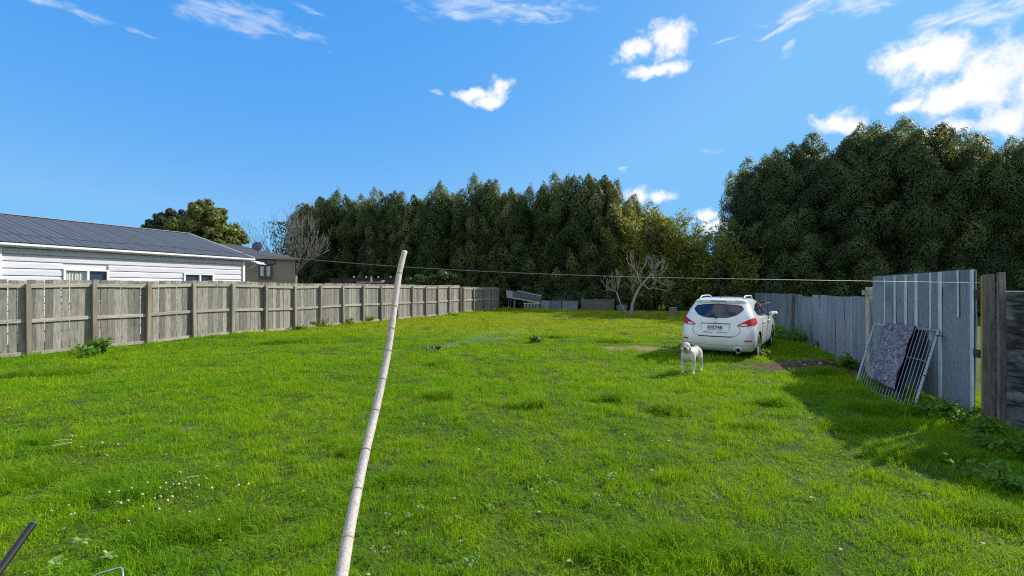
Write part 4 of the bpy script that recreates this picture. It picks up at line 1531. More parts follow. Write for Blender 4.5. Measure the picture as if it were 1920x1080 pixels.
c = ground_at(1181, 594)
yF = c.y
fig = thing('bare_fig_tree', 'small bare pale-barked tree with two leaning stems in the yard', 'tree', c)
bmT = MB()
rr = random.Random(13)
org = c
Y = yF
main = path_tube(bmT, [(1183, 596), (1184, 580), (1186, 568), (1192, 550), (1199, 537), (1212, 522), (1222, 510)], Y, .115, .042, org)
left = path_tube(bmT, [(1181, 596), (1172, 583), (1164, 568), (1157, 550), (1156, 546)], Y, .052, .026, org, -.05)
bmT.build('trunk', M_figbark, fig, smooth=True)
bmB = MB()
limbs = [([(1202, 533), (1197, 520), (1194, 508), (1188, 500), (1178, 492), (1174, 482)], .045, .2), ([(1196, 517), (1202, 506), (1208, 495), (1212, 482)], .032, .1),
         ([(1190, 503), (1189, 490), (1187, 478)], .022, .0), ([(1206, 531), (1216, 540), (1226, 538), (1240, 541), (1252, 544), (1258, 540)], .04, -.3), ([(1222, 510), (1232, 500), (1238, 488)], .035, .2),
         ([(1222, 510), (1226, 520), (1238, 528), (1250, 534)], .028, -.2), ([(1217, 516), (1232, 514), (1246, 508), (1252, 500)], .03, -.1), ([(1190, 552), (1186, 545), (1180, 535), (1175, 528)], .02, -.1),
         ([(1192, 549), (1200, 553), (1208, 549)], .014, .1), ([(1188, 545), (1185, 530), (1182, 518)], .02, .1), ([(1156, 546), (1148, 543), (1138, 541), (1131, 528), (1126, 522)], .026, .1),
         ([(1156, 546), (1152, 534), (1146, 522)], .024, -.1), ([(1157, 545), (1158, 530), (1157, 512)], .024, 0), ([(1157, 544), (1162, 532), (1161, 520)], .02, .1), ([(1222, 511), (1222, 498), (1220, 486)], .028, 0),
         ([(1224, 509), (1240, 505), (1244, 492)], .024, .2), ([(1140, 541), (1134, 543), (1126, 543)], .012, 0), ([(1199, 540), (1197, 528), (1193, 521)], .016, .1), ([(1183, 586), (1190, 582), (1194, 577)], .02, -.2)]
for pxs, r, dy in limbs:
    r = r * .68
    pts = path_tube(bmB, pxs, Y, r, r * .4, org, dy)
    for k in range(12):
        j = rr.randint(1, len(pts) - 1)
        d0 = (pts[j] - pts[j - 1]).normalized()
        nd = (d0 * .5 + Vector((rr.uniform(-1, 1), rr.uniform(-1, 1), rr.uniform(.1, 1.1))) * .75).normalized()
        b_ = pts[j - 1].lerp(pts[j], rr.random())
        if pxs[0][1] < 548 and r > .010:
            grow(bmB, b_, nd, rr.uniform(.25, .55), r * .42, 1, rr, .5, .4, 3, (1, 3), .7, .0045)
bmB.build('branches', M_figbark, fig, smooth=True)
# suckers and dead grass at its foot are part of the lawn

P = Vector(((553 - 960) / F_PX * 31, 31, 0))
bt1 = thing('bare_tree', 'large bare grey tree with fanned twigs right of the brown house', 'tree', P)
mb = MB()
tr1 = path_tube(mb, [(553, 560), (553, 530), (554, 515)], 31, .16, .13, P)
mb.build('trunk', M_twig, bt1, smooth=True)
mb = MB()
rr = random.Random(17)
for pxs, r in (([(553, 517), (556, 495), (552, 465), (548, 440)], .09), ([(554, 515), (562, 500), (575, 488), (592, 480), (606, 473), (618, 466)], .085), ([(554, 518), (560, 490), (566, 462), (566, 430), (568, 410)], .08),
               ([(557, 507), (575, 480), (585, 455), (590, 430)], .06), ([(553, 517), (546, 490), (542, 462), (544, 430)], .055), ([(560, 500), (575, 490), (588, 478), (600, 468)], .05),
               ([(562, 470), (574, 450), (582, 432), (585, 415)], .05), ([(556, 490), (562, 460), (560, 425), (556, 408)], .05), ([(578, 487), (598, 470), (612, 452), (618, 444)], .04)):
    pts = path_tube(mb, pxs, 31, r * .62, r * .16, P, rr.uniform(-.25, .25))
    for k in range(8):
        j = rr.randint(1, len(pts) - 1)
        d0 = (pts[j] - pts[j - 1]).normalized()
        nd = (d0 + Vector((rr.uniform(-1, 1), rr.uniform(-1, 1), rr.uniform(-.1, .9))) * .5).normalized()
        grow(mb, pts[j - 1].lerp(pts[j], rr.random()), nd, rr.uniform(.6, 1.2), .018, 2, rr, .3, .5, 3, (1, 3), .68, .0055)
mb.build('branches', M_twig, bt1, smooth=True)

P = Vector(((515 - 960) / F_PX * 36, 36, 0))
bt2 = thing('bare_tree', 'thin sparse bare tree with few leaves behind the brown house roof', 'tree', P)
mb = MB()
MB().tube([(0, 0, -.1), (0, 0, 2.2), (.1, 0, 3.4)], [.13, .1, .08], 7).build('trunk', M_twig, bt2, smooth=True)
rr = random.Random(23)
for k in range(11):
    a = -.95 + k * .19
    grow(mb, Vector((.03, 0, 2.4 + .1 * (k % 4))), Vector((math.sin(a), rr.uniform(-.3, .3), math.cos(a))).normalized(), rr.uniform(1.9, 2.7), .05, 3, rr, .12, .35, 4, (2, 3), .66, .007)
mb.build('branches', M_twig, bt2, smooth=True)
rng = np.random.RandomState(3)
n = 1500
pts = np.stack([rng.normal(.95, .55, n), rng.normal(0, .6, n), rng.uniform(3.4, 7.0, n)], 1)
v, q = leaves(pts, rng.normal(0, 1, (n, 3)), .13, rng, 1.6)
obj('leaves', np_mesh('leaves', v, q, M_darktree), bt2)


# ------------------------------------------------------------------ weeds by the fences and in the lawn
def leafy_plant(seed, H, n, spread, leaf, mat, lpn=14):
    rng = np.random.RandomState(seed)
    V, Q, off = [], [], 0
    mb = MB()
    for k in range(n):
        a = rng.uniform(0, 6.3)
        r = spread * rng.uniform(.1, 1)
        h = H * rng.uniform(.5, 1.1)
        tip = np.array([r * math.cos(a), r * math.sin(a), h])
        b0 = np.array([.25 * r * math.cos(a), .25 * r * math.sin(a), -.02])
        mb.tube([tuple(b0), tuple(b0 * .4 + tip * .6 + np.array([0, 0, .05 * h])), tuple(tip)], [.005, .004, .002], 4)
        q = rng.uniform(.15, 1, lpn)
        p = b0 + (tip - b0) * q[:, None] + rng.normal(0, .03, (lpn, 3))
        p[:, 2] = np.maximum(p[:, 2], .02)
        v, qd = leaves(p, rng.normal(0, .5, (lpn, 3)) + np.array([.3 * math.cos(a), .3 * math.sin(a), 1]), leaf, rng, 2.0, .35, .0)
        V.append(v)
        Q.append(qd + off)
        off += len(v)
    return np_mesh('foliage', np.concatenate(V), np.concatenate(Q), mat), mb.mesh('stems', mat)


weeds = [(182, 662, .42, 26, .36, 'leafy green weed clump at the foot of a paling fence post'), (165, 668, .25, 14, .35, 'low weeds spreading in front of the leafy weed clump'), (605, 612, .40, 22, .55, 'weeds along the paling fence beyond the bamboo pole base'),
         (650, 607, .34, 20, .5, 'weeds at the paling fence just left of the bamboo pole'), (690, 603, .34, 18, .5, 'weeds at the paling fence behind the bamboo pole'), (560, 618, .22, 14, .4, 'short weeds by the middle of the paling fence'),
         (1775, 785, .26, 40, .36, 'dense green weeds at the foot of the tall iron gate'), (1740, 775, .18, 20, .3, 'low weeds under the leaning barred frame corner'), (1850, 815, .20, 20, .2, 'sunlit weeds at the foot of the timber gate posts'),
         (1895, 850, .20, 30, .36, 'weed patch before the blackened plank wall'), (1880, 905, .15, 24, .4, 'low weeds in shade near the right edge'), (1545, 655, .30, 16, .3, 'weeds behind the soil heap against the iron fence'),
         (1460, 633, .45, 36, .8, 'shaded weeds beside the car front wheel'), (1500, 640, .40, 30, .7, 'shaded weeds along the iron fence'), (1590, 688, .22, 16, .22, 'small green weeds growing on the soil heap'),
         (1425, 668, .20, 18, .30, 'weeds growing by the rear wheel of the car'), (1005, 640, .22, 10, .3, 'dark thistle-like weed in the middle of the lawn'), (850, 590, .25, 16, .6, 'weeds at the far post of the tall paling fence')]
for i, (px, py, H, n, sp, lab) in enumerate(weeds):
    c = ground_at(px, py)
    t_ = thing('weed_clump', lab, 'weeds', c, 0, 'weeds by fences and in the lawn')
    f, s = leafy_plant(500 + i, H, n, sp, .048 if c.y < 9 else .08, M_weed if i != 16 else M_shrub, 16)
    obj('foliage', f, t_)
    obj('stems', s, t_)


def rosette(seed):
    rr = random.Random(seed)
    mb = MB()
    for k in range(rr.randint(4, 7)):
        a = k * 2.4 + rr.uniform(-.5, .5)
        L, w = rr.uniform(.045, .085), rr.uniform(.016, .026)
        z0 = rr.uniform(.045, .07)
        tilt = rr.uniform(-.1, .35)
        rows = []
        for j, (q, ww) in enumerate(((0, .15), (.3, .85), (.6, 1.0), (.85, .6), (1.0, .05))):
            zz = z0 + tilt * L * q + .012 * math.sin(q * 3)
            for s in (-1, 1):
                rows.append((math.cos(a) * L * q - math.sin(a) * w * ww * s, math.sin(a) * L * q + math.cos(a) * w * ww * s, zz + .006 * (ww)))
        fs = [(2 * j, 2 * j + 2, 2 * j + 3, 2 * j + 1) for j in range(4)]
        mb.add(rows, fs)
    return mb.mesh('leaves', M_dock, smooth=True, fix=False)


ROS = [rosette(k) for k in range(6)]
ros = [(787, 968), (770, 955), (768, 985), (725, 980), (700, 1048), (722, 1052), (880, 1072), (895, 1068), (745, 1018), (757, 1014), (860, 985), (920, 968), (1010, 908), (1032, 912), (1005, 930), (1035, 918), (1045, 860), (1055, 868), (1100, 868), (1120, 875), (1000, 935), (1080, 932),
       (1145, 908), (1150, 902), (1118, 945), (1122, 952), (1160, 965), (1180, 862), (1178, 870), (1200, 945), (1340, 945), (1350, 948), (870, 830), (865, 832), (150, 1030), (105, 1076), (1720, 905), (1495, 910), (1580, 905), (1612, 875), (1660, 897), (1712, 923), (1735, 942), (205, 1062), (360, 832), (375, 829), (315, 800), (238, 790)]
for i, (px, py) in enumerate(ros):
    c = ground_at(px, py)
    big = .7 if px < 220 and py > 1000 else random.Random(i).uniform(.25, .65)
    o = thing('broadleaf_weed', 'pale broad-leaved weed with a few flat leaves in the open lawn', 'weed', c, i * 1.3, 'pale broad-leaved weeds in the lawn')
    obj('leaves', ROS[i % 6], o, scale=(big, big, 1.0))

# white clover heads
cm = MB()
cr = random.Random(2)
for k in range(26):
    u, v_ = cr.uniform(-.4, 1), cr.uniform(0, 6.3)
    s = math.sqrt(1 - u * u)
    d = Vector((s * math.cos(v_), s * math.sin(v_), u))
    cm.bar(d * .003, d * .0125, .0055)
M_clover = mk('clover_petal', (.56, .50, .38), (.42, .32, .22), 60, rough=.8)
clover_me = cm.mesh('flower_head', M_clover)
stalk_me = MB().tube([(0, 0, -.075), (.004, 0, -.03), (0, 0, 0)], .0015, 4).mesh('stalk', M_weed)
cl_px = [(311, 917), (335, 924), (338, 905), (348, 915), (372, 926), (387, 917), (397, 927), (247, 932), (277, 926), (267, 940), (205, 940), (222, 943), (240, 952), (226, 962), (314, 962), (323, 944), (290, 952), (301, 954), (129, 961), (140, 983), (133, 990), (97, 972), (241, 997), (298, 979), (442, 924), (466, 924), (447, 931),
         (312, 930), (318, 930), (325, 929), (300, 927), (347, 932), (370, 954), (220, 954), (268, 968), (192, 846), (152, 847), (221, 845), (135, 833), (355, 974), (200, 867), (410, 1000)]
for i, (px, py) in enumerate(cl_px):
    c = ground_at(px, py + 3)
    o = thing('clover_flower', 'small white clover flower head in the lawn on the left', 'flower', (c.x, c.y, c.z + .075 + .02 * (i % 3)), 0, 'white clover flowers')
    s = cr.uniform(.55, .95)
    obj('flower_head', clover_me, o, rot=(cr.uniform(-.4, .4), cr.uniform(-.4, .4), 0), scale=(s, s, s))
    obj('stalk', stalk_me, o, scale=(1, 1, 1.2))
# sticks and dead leaves
for i, (px, py, L, rz, lab) in enumerate(((118, 834, .17, .1, 'pale dry stick in the left lawn, farther of two'), (116, 842, .15, .5, 'pale split wood chip in the left lawn, nearer of two'), (361, 905, .10, .1, 'short pale wood chip right of the clover patch'), (202, 1054, .14, -.6, 'dry pale leaf stalk above the bent steel rod'))):
    c = ground_at(px, py)
    mb = MB()
    mb.bar((-L / 2, 0, 0), (L / 2, 0, .012), .018 if i == 1 else .012, .008)
    o = mb.build('dry_stick', mk('dry_stick%d' % i, (.55, .42, .24), (.42, .3, .16), 30, rough=.9), None)
    o.location, o.rotation_euler = (c.x, c.y, c.z + .055), (0, 0, rz)
    tag(o, lab, 'stick')

# ------------------------------------------------------------------ grass: blades in tufts, set out over the whole lawn
def grass_mat(name, ca, cb, cdry, dry, trans=.42):
    m, t, out = new_mat(name)
    g = t.node('ShaderNodeNewGeometry')
    oi = t.node('ShaderNodeObjectInfo')
    P = g.outputs['Position']
    n1 = t.noise(P, .55, 4, .6)
    n2 = t.noise(P, 3.0, 3, .6)
    f = t.math('ADD', t.math('MULTIPLY', t.smooth(n1, .36, .64), .55), t.math('ADD', t.math('MULTIPLY', t.smooth(n2, .3, .7), .28), t.math('MULTIPLY', oi.outputs['Random'], .22)))
    col = t.mix(f, ca, cb)
    n3 = t.noise(P, 40.0, 1)
    col = t.mix(t.smooth(n3, 1 - dry - .08, 1 - dry + .04), col, cdry)
    p = t.node('ShaderNodeBsdfPrincipled')
    t.put(p.inputs['Base Color'], col)
    p.inputs['Roughness'].default_value = .5
    p.inputs['Specular IOR Level'].default_value = .14
    tr = t.node('ShaderNodeBsdfTranslucent')
    t.put(tr.inputs['Color'], t.mix(.5, col, (.36, .50, .010)))
    ms = t.node('ShaderNodeMixShader')
    ms.inputs[0].default_value = trans
    t.l.new(p.outputs[0], ms.inputs[1])
    t.l.new(tr.outputs[0], ms.inputs[2])
    t.l.new(ms.outputs[0], out.inputs['Surface'])
    return m


M_grass = grass_mat('lawn_blade', (.10, .30, .003), (.285, .44, .005), (.48, .44, .13), .25)
M_grass_far = grass_mat('far_lawn_blade', (.23, .34, .006), (.40, .45, .010), (.48, .42, .14), .30)  # paler than near blades: lit tips at a low view put into the colour
M_tuss = grass_mat('long_blade', (.085, .25, .005), (.20, .35, .007), (.34, .34, .12), .26)
M_dry = grass_mat('dry_blade', (.34, .32, .10), (.50, .42, .20), (.52, .44, .25), .4)
M_cloverleaf = leaf_mat('clover_leaf', (.075, .20, .010), (.12, .25, .012), .35, (.2, .4, .02), 3, .6, spec=.15)


def tuft(seed, n, rad, hmin, hmax, w, lean, segs=2):
    rng = np.random.RandomState(seed)
    V, T, Qd, off = [], [], [], 0
    for k in range(n):
        a, r = rng.uniform(0, 6.283), rad * rng.uniform(0, 1) ** .5
        x, y = r * math.cos(a), r * math.sin(a)
        h = rng.uniform(hmin, hmax)
        b = rng.uniform(0, 6.283)
        ln = h * lean * rng.uniform(.2, 1.4)
        f = rng.uniform(0, 6.283)
        ww = w * rng.uniform(.7, 1.3)
        dx, dy = math.cos(f) * ww / 2, math.sin(f) * ww / 2
        lx, ly = math.cos(b) * ln, math.sin(b) * ln
        drop = .75 + .25 / (1 + lean)
        V += [(x - dx, y - dy, -.01), (x + dx, y + dy, -.01), (x + lx * .32 - dx * .8, y + ly * .32 - dy * .8, h * .6), (x + lx * .32 + dx * .8, y + ly * .32 + dy * .8, h * .6), (x + lx, y + ly, h * drop)]
        Qd.append((off, off + 1, off + 3, off + 2))
        T.append((off + 2, off + 3, off + 4))
        off += 5
    return np.array(V), np.array(Qd), np.array(T)


def tuft_obj(name, args, mat):
    v, q, t3 = tuft(*args)
    return bpy.data.objects.new(name, np_mesh(name, v, q, mat, t3))


def scatter(name, label, pts, rots, scl, idx, sources):
    """ONE object: its vertices carry a turn, a size and a kind, and geometry nodes set a tuft at each"""
    me = bpy.data.meshes.new(name)
    me.vertices.add(len(pts))
    me.vertices.foreach_set('co', np.asarray(pts, np.float32).ravel())
    for nm, typ, data, key in (('rot', 'FLOAT_VECTOR', rots, 'vector'), ('scl', 'FLOAT_VECTOR', scl, 'vector'), ('kindno', 'INT', idx, 'value')):
        a = me.attributes.new(nm, typ, 'POINT')
        a.data.foreach_set(key, np.asarray(data, np.int32 if typ == 'INT' else np.float32).ravel())
    o = obj(name, me)
    ng = bpy.data.node_groups.new(name, 'GeometryNodeTree')
    ng.interface.new_socket('Geometry', in_out='INPUT', socket_type='NodeSocketGeometry')
    ng.interface.new_socket('Geometry', in_out='OUTPUT', socket_type='NodeSocketGeometry')
    N, L = ng.nodes, ng.links
    gi, go = N.new('NodeGroupInput'), N.new('NodeGroupOutput')
    iop = N.new('GeometryNodeInstanceOnPoints')
    g2i = N.new('GeometryNodeGeometryToInstance')
    for s in sources:
        oi = N.new('GeometryNodeObjectInfo')
        oi.inputs['Object'].default_value = s
        oi.inputs['As Instance'].default_value = False
        L.new(oi.outputs['Geometry'], g2i.inputs[0])
    L.new(gi.outputs[0], iop.inputs['Points'])
    L.new(g2i.outputs[0], iop.inputs['Instance'])
    iop.inputs['Pick Instance'].default_value = True
    for nm, typ, sock in (('rot', 'FLOAT_VECTOR', 'Rotation'), ('scl', 'FLOAT_VECTOR', 'Scale'), ('kindno', 'INT', 'Instance Index')):
        na = N.new('GeometryNodeInputNamedAttribute')
        na.data_type = typ
        na.inputs['Name'].default_value = nm
        L.new([s_ for s_ in na.outputs if s_.enabled][0], iop.inputs[sock])
    L.new(iop.outputs[0], go.inputs[0])
    md = o.modifiers.new('tufts', 'NODES')
    md.node_group = ng
    tag(o, label, 'grass', kind='stuff')
    return o


grs = np.random.RandomState(77)


def in_yard(x, y):
    left = x > FX0 + math.tan(R(TH)) * y - .15
    right = np.where(y > 5.4, x < 6.25 + .40 * (y - 6.0) + .9 * (y > 9.0) * 0 + .55, x < 6.2)
    back = (x + .65) * .405 + (y - 37.3) * .914 < 1.2
    return left & right & back


def spread(y0, y1, dens, margin=1.1):
    """random points over the lawn between two distances, a little wider than the photograph's view"""
    a = []
    w = lambda y: 1.129 * y * margin + 1.0
    n = int(dens * (y1 - y0) * (w(y0) + w(y1)))
    x = grs.uniform(-w(y1), w(y1), n)
    y = grs.uniform(y0, y1, n)
    k = (np.abs(x) < w(y)) & in_yard(x, y)
    return x[k], y[k]


def lay(name, label, zones, sources, smin, smax, hnoise=True, keep=None, tall=None):
    X, Y, S = [], [], []
    for (y0, y1, dens, s) in zones:
        x, y = spread(y0, y1, dens)
        X.append(x)
        Y.append(y)
        S.append(np.full(len(x), s))
    x, y, s = np.concatenate(X), np.concatenate(Y), np.concatenate(S)
    if keep is not None:
        k = grs.uniform(0, 1, len(x)) < keep(x, y)
        x, y, s = x[k], y[k], s[k]
    n = len(x)
    hs_ = (.6 + .8 * vn(x * 1.1, y * 1.1, 4)) * (.35 + 1.35 * vn(x * 5.5, y * 5.5, 6) ** 1.5) * (.6 + .8 * vn(x * 13, y * 13, 9)) if hnoise else np.ones(n)
    if tall is not None:
        hs_ = hs_ * np.where(soil(x, y) > .15, .6, tall(x, y))
    sc = s * grs.uniform(smin, smax, n)
    scl = np.stack([sc, sc, sc * hs_], 1)
    rot = np.stack([grs.normal(0, .12, n), grs.normal(0, .12, n), grs.uniform(0, 6.283, n)], 1)
    pts = np.stack([x, y, gz(x, y)], 1)
    return scatter(name, label, pts, rot, scl, grs.randint(0, len(sources), n), sources)


CAR_C = Vector((5.12, 11.48, 0))
CAR_YAW = R(36.0)


def car_free(x, y):
    dx, dy = x - CAR_C.x, y - CAR_C.y
    f = dx * math.sin(CAR_YAW) + dy * math.cos(CAR_YAW)
    s = dx * math.cos(CAR_YAW) - dy * math.sin(CAR_YAW)
    return ~((np.abs(s) < .80) & (f > .5) & (f < 4.5))


keepg = lambda x, y: np.clip(1 - 1.1 * worn(x, y), .06, 1) * np.clip(1 - 1.6 * soil(x, y), .04, 1) * np.where(car_free(x, y), 1, .15)
near_src = [tuft_obj('near_tuft', (k, 46, .085, .018, .058, .0036, 1.15), M_grass) for k in range(7)]
mid_src = [tuft_obj('mid_tuft', (20 + k, 44, .13, .022, .070, .0062, 1.0), M_grass) for k in range(5)]
far_src = [tuft_obj('far_tuft', (40 + k, 50, .24, .025, .085, .011, .9), M_grass_far) for k in range(5)]


def edge_tall(x, y):
    """longer where a mower does not reach: along the fences and round the car"""
    dl = (x - (FX0 + math.tan(R(TH)) * y)) * math.cos(R(TH))
    dr = ((6.9 + .40 * (y - 8.2)) - x) * .92
    k = 1 + .9 * np.exp(-(dl / .45) ** 2) + .75 * np.exp(-(np.clip(dr, 0, 9) / .9) ** 2)
    f, s = (x - CAR_C.x) * math.sin(CAR_YAW) + (y - CAR_C.y) * math.cos(CAR_YAW), (x - CAR_C.x) * math.cos(CAR_YAW) - (y - CAR_C.y) * math.sin(CAR_YAW)
    d = np.maximum(np.abs(s) - .95, np.maximum(-f - .1, f - 4.8))
    return k + .8 * np.exp(-(np.clip(d, 0, 9) / .35) ** 2)


lay('lawn_grass', 'short green lawn grass in front of the camera', [(1.2, 3.6, 230, 1.0), (3.6, 5.6, 160, 1.05), (5.6, 8.0, 110, 1.2)], near_src, .75, 1.25, keep=keepg, tall=edge_tall)
lay('lawn_grass', 'short lawn grass across the middle of the yard', [(7.4, 11.5, 70, 1.0), (11.5, 17, 48, 1.1)], mid_src, .75, 1.3, keep=keepg, tall=edge_tall)
lay('lawn_grass', 'yellowish lawn grass at the far end of the yard', [(16, 24, 24, 1.0), (24, 40, 16, 1.15)], far_src, .75, 1.3, keep=keepg, tall=edge_tall)
dry_src = [tuft_obj('dry_tuft', (60 + k, 22, .13, .015, .05, .006, 1.6), M_dry) for k in range(3)]
lay('dry_grass', 'dry straw-coloured grass on worn patches of the lawn', [(2, 8, 30, .7), (8, 17, 16, 1.0), (17, 38, 8, 1.6)], dry_src, .7, 1.3, keep=lambda x, y: np.clip(worn(x, y) * 1.6, 0, 1) * (1 - np.clip(soil(x, y) * 2, 0, 1)))
# tussocks and dark longer patches, where the photograph shows them
tus = [(825, 742, .35, .25), (1155, 748, .30, .2), (1450, 758, .30, .2), (820, 682, .25, .2), (195, 915, .40, .35), (235, 935, .3, .2), (330, 1000, .45, .25), (420, 990, .4, .25), (1180, 1045, .35, .2), (1130, 1040, .3, .2), (1270, 1015, .35, .2), (590, 637, .7, .5), (530, 642, .6, .4), (70, 702, .6, .3), (130, 700, .5, .3),
       (1690, 850, .6, .3), (1760, 850, .6, .3), (1600, 800, .5, .3), (1880, 975, .35, .2), (1840, 960, .3, .2), (700, 600, .8, .4), (1040, 632, .8, .3), (1150, 640, .9, .3), (1250, 770, .3, .2), (1420, 800, .3, .15), (60, 830, .4, .2), (660, 850, .3, .2), (745, 900, .3, .2), (1400, 1050, .5, .2), (1000, 760, .35, .2), (30, 900, .5, .4), (1530, 700, .6, .3), (1660, 770, .6, .3)]
TX, TY, TS = [], [], []
for i, (px, py, rx, ry) in enumerate(tus):
    c = ground_at(px, py)
    n = int(min(110, 70 * rx * ry * 9))
    x = c.x + grs.normal(0, rx * .36, n)
    y = c.y + grs.normal(0, ry * .36, n)
    TX.append(x)
    TY.append(y)
    TS.append(np.full(n, 1.0 if c.y < 6 else 1.35))
x, y, s = np.concatenate(TX), np.concatenate(TY), np.concatenate(TS)
k = in_yard(x, y)
x, y, s = x[k], y[k], s[k]
n = len(x)
sc = s * grs.uniform(.7, 1.2, n)
tus_src = [tuft_obj('tussock', (100 + k, 28, .05, .05, .135, .0042, 1.1), M_tuss) for k in range(4)]
scatter('long_grass', 'darker longer grass tussocks dotted over the lawn', np.stack([x, y, gz(x, y)], 1), np.stack([grs.normal(0, .15, n), grs.normal(0, .15, n), grs.uniform(0, 6.28, n)], 1), np.stack([sc, sc, sc], 1), grs.randint(0, 4, n), tus_src)


def clover_tuft(seed):
    rng = np.random.RandomState(seed)
    V, T, off = [], [], 0
    for k in range(22):
        a, r = rng.uniform(0, 6.28), .09 * rng.uniform(0, 1) ** .5
        c = np.array([r * math.cos(a), r * math.sin(a), rng.uniform(.03, .075)])
        for j in range(3):
            b = rng.uniform(0, .4) + j * 2.094 + a
            d = np.array([math.cos(b), math.sin(b), rng.uniform(-.2, .3)])
            s = np.array([-math.sin(b), math.cos(b), 0])
            l = rng.uniform(.009, .014)
            V += [c, c + d * l * .8 + s * l * .55, c + d * l * 1.25, c + d * l * .8 - s * l * .55]
            T += [(off, off + 1, off + 2), (off, off + 2, off + 3)]
            off += 4
    return bpy.data.objects.new('clover_tuft', np_mesh('clover_tuft', np.array(V), None, M_cloverleaf, np.array(T)))


cs = [clover_tuft(k) for k in range(3)]
lay('clover_leaves', 'patches of clover leaves among the near grass', [(1.5, 6.5, 40, .9)], cs, .7, 1.1, keep=lambda x, y: np.clip((vn(x * .8, y * .8, 12) - .5) * 4 + .9 * np.exp(-((x + 2.6) ** 2 + (y - 3.4) ** 2) / 1.2), 0, 1))

# fallen leaves and dry bits lying in the grass
def litter_obj(seed, mat):
    rng = np.random.RandomState(seed)
    L, w = .03, .011
    v = np.array([(-L / 2, 0, 0), (-.1 * L, w, .004), (L / 2, 0, .008 * rng.uniform(-1, 1)), (-.1 * L, -w, .005)])
    return bpy.data.objects.new('dry_leaf', np_mesh('dry_leaf', v, np.array([(0, 1, 2, 3)]), mat))


M_lit1 = mk('pale_dry_leaf', (.42, .36, .22), (.30, .22, .12), 40, rough=.85)
M_lit2 = mk('brown_dry_leaf', (.17, .10, .05), (.10, .06, .035), 40, rough=.9)
lit = [litter_obj(1, M_lit1), litter_obj(2, M_lit2), litter_obj(3, M_lit1)]
lo_ = lay('fallen_leaves', 'scattered dry leaves and bits lying in the lawn', [(1.8, 6, 16, 1.0), (6, 14, 9, 1.3), (14, 32, 4, 2.2)], lit, .6, 1.5, hnoise=False, keep=lambda x, y: np.clip((vn(x * .5, y * .5, 31) - .35) * 2.2, .08, 1))
for k_, v_ in enumerate(lo_.data.vertices):
    v_.co.z += .028
lo_['category'] = 'leaves'

# ------------------------------------------------------------------ white car (local x to its right, y forward, z up; origin under the rear bumper)
M_paint = mk('pearl_white_paint', (.74, .76, .745), (.71, .73, .715), 3, rough=.28, coat=.8, spec=.5)
M_carglass = glass_mat('tinted_glass', (.010, .014, .030), .10)
M_tyre = mk('tyre_rubber', (.018, .018, .018), (.03, .03, .03), 20, rough=.85)
M_rim = mk('alloy_rim', (.42, .43, .44), None, rough=.35, metal=.8)
M_trim = mk('black_plastic', (.02, .02, .022), None, rough=.55)
M_seam = mk('panel_gap', (.03, .035, .035), None, rough=.8)
M_red = mk('red_lens', (.55, .010, .012), (.42, .008, .01), 30, rough=.3, coat=.15, spec=.25)
M_redlt = mk('orange_red_lens', (.60, .045, .02), None, rough=.3, coat=.15, spec=.25)
M_clear = mk('clear_lens', (.62, .55, .55), None, rough=.12, coat=.6)
M_chrome = mk('chrome', (.65, .67, .70), None, rough=.15, metal=1.0)
M_plate = mk('plate_white', (.72, .73, .72), None, rough=.5)
M_ink = mk('plate_black', (.012, .012, .014), None, rough=.6)

cg = gzf(5.9, 12.6)
car = thing('white_car', 'white pearl crossover car parked on the grass beside the iron fence', 'car', (CAR_C.x, CAR_C.y, cg - .02), -CAR_YAW)
car.scale = (.96, .96, .96)
#        h     w     yr    yf    r    bow
TAB = np.array([(.21, .80, .30, 4.55, .30, .08), (.27, .86, .12, 4.66, .32, .09), (.36, .905, .035, 4.74, .34, .10), (.50, .93, .0, 4.78, .34, .10), (.64, .938, .0, 4.77, .34, .11),
                (.78, .94, .035, 4.70, .34, .12), (.90, .935, .075, 4.56, .36, .13), (1.00, .918, .105, 4.20, .36, .14), (1.08, .892, .135, 3.62, .34, .15), (1.16, .858, .18, 3.42, .30, .16),
                (1.28, .808, .27, 3.22, .27, .17), (1.40, .752, .37, 2.98, .25, .18), (1.49, .705, .445, 2.74, .24, .18), (1.535, .678, .43, 2.60, .24, .17), (1.575, .645, .42, 2.46, .24, .16), (1.612, .585, .50, 2.30, .24, .16),
                (1.642, .48, .72, 2.05, .22, .15), (1.655, .30, 1.0, 1.80, .15, .10)])


def tab(h):
    return [float(np.interp(h, TAB[:, 0], TAB[:, i])) for i in range(1, 6)]


def half_ring(h, n_c=10, n_a=8, n_s=16):
    """outline of the right half at height h, from the middle of the rear to the middle of the front"""
    w, yr, yf, r, bow = tab(h)
    P = []
    for i in range(n_c):
        q = i / n_c
        P.append(((w - r) * q, yr + bow * q * q))
    for i in range(n_a + 1):
        a = R(90) * i / n_a
        P.append((w - r + r * math.sin(a), yr + bow + r - r * math.cos(a)))
    y0, y1 = yr + bow + r, yf - bow * 1.2 - r
    for i in range(1, n_s):
        q = i / n_s
        P.append((w + .012 * math.sin(math.pi * q), y0 + (y1 - y0) * q))
    for i in range(n_a + 1):
        a = R(90) * i / n_a
        P.append((w - r + r * math.cos(a), y1 + r * math.sin(a)))
    for i in range(1, n_c + 1):
        q = 1 - i / n_c
        P.append(((w - r) * q, yf - bow * 1.2 * q * q))
    return P


def ring(h):
    P = half_ring(h)
    return P + [(-x, y) for x, y in P[-2:0:-1]]


hs_ = []
for a, b_ in zip(TAB[:-1, 0], TAB[1:, 0]):
    hs_ += [a, (a + b_) / 2]
hs_.append(TAB[-1, 0])
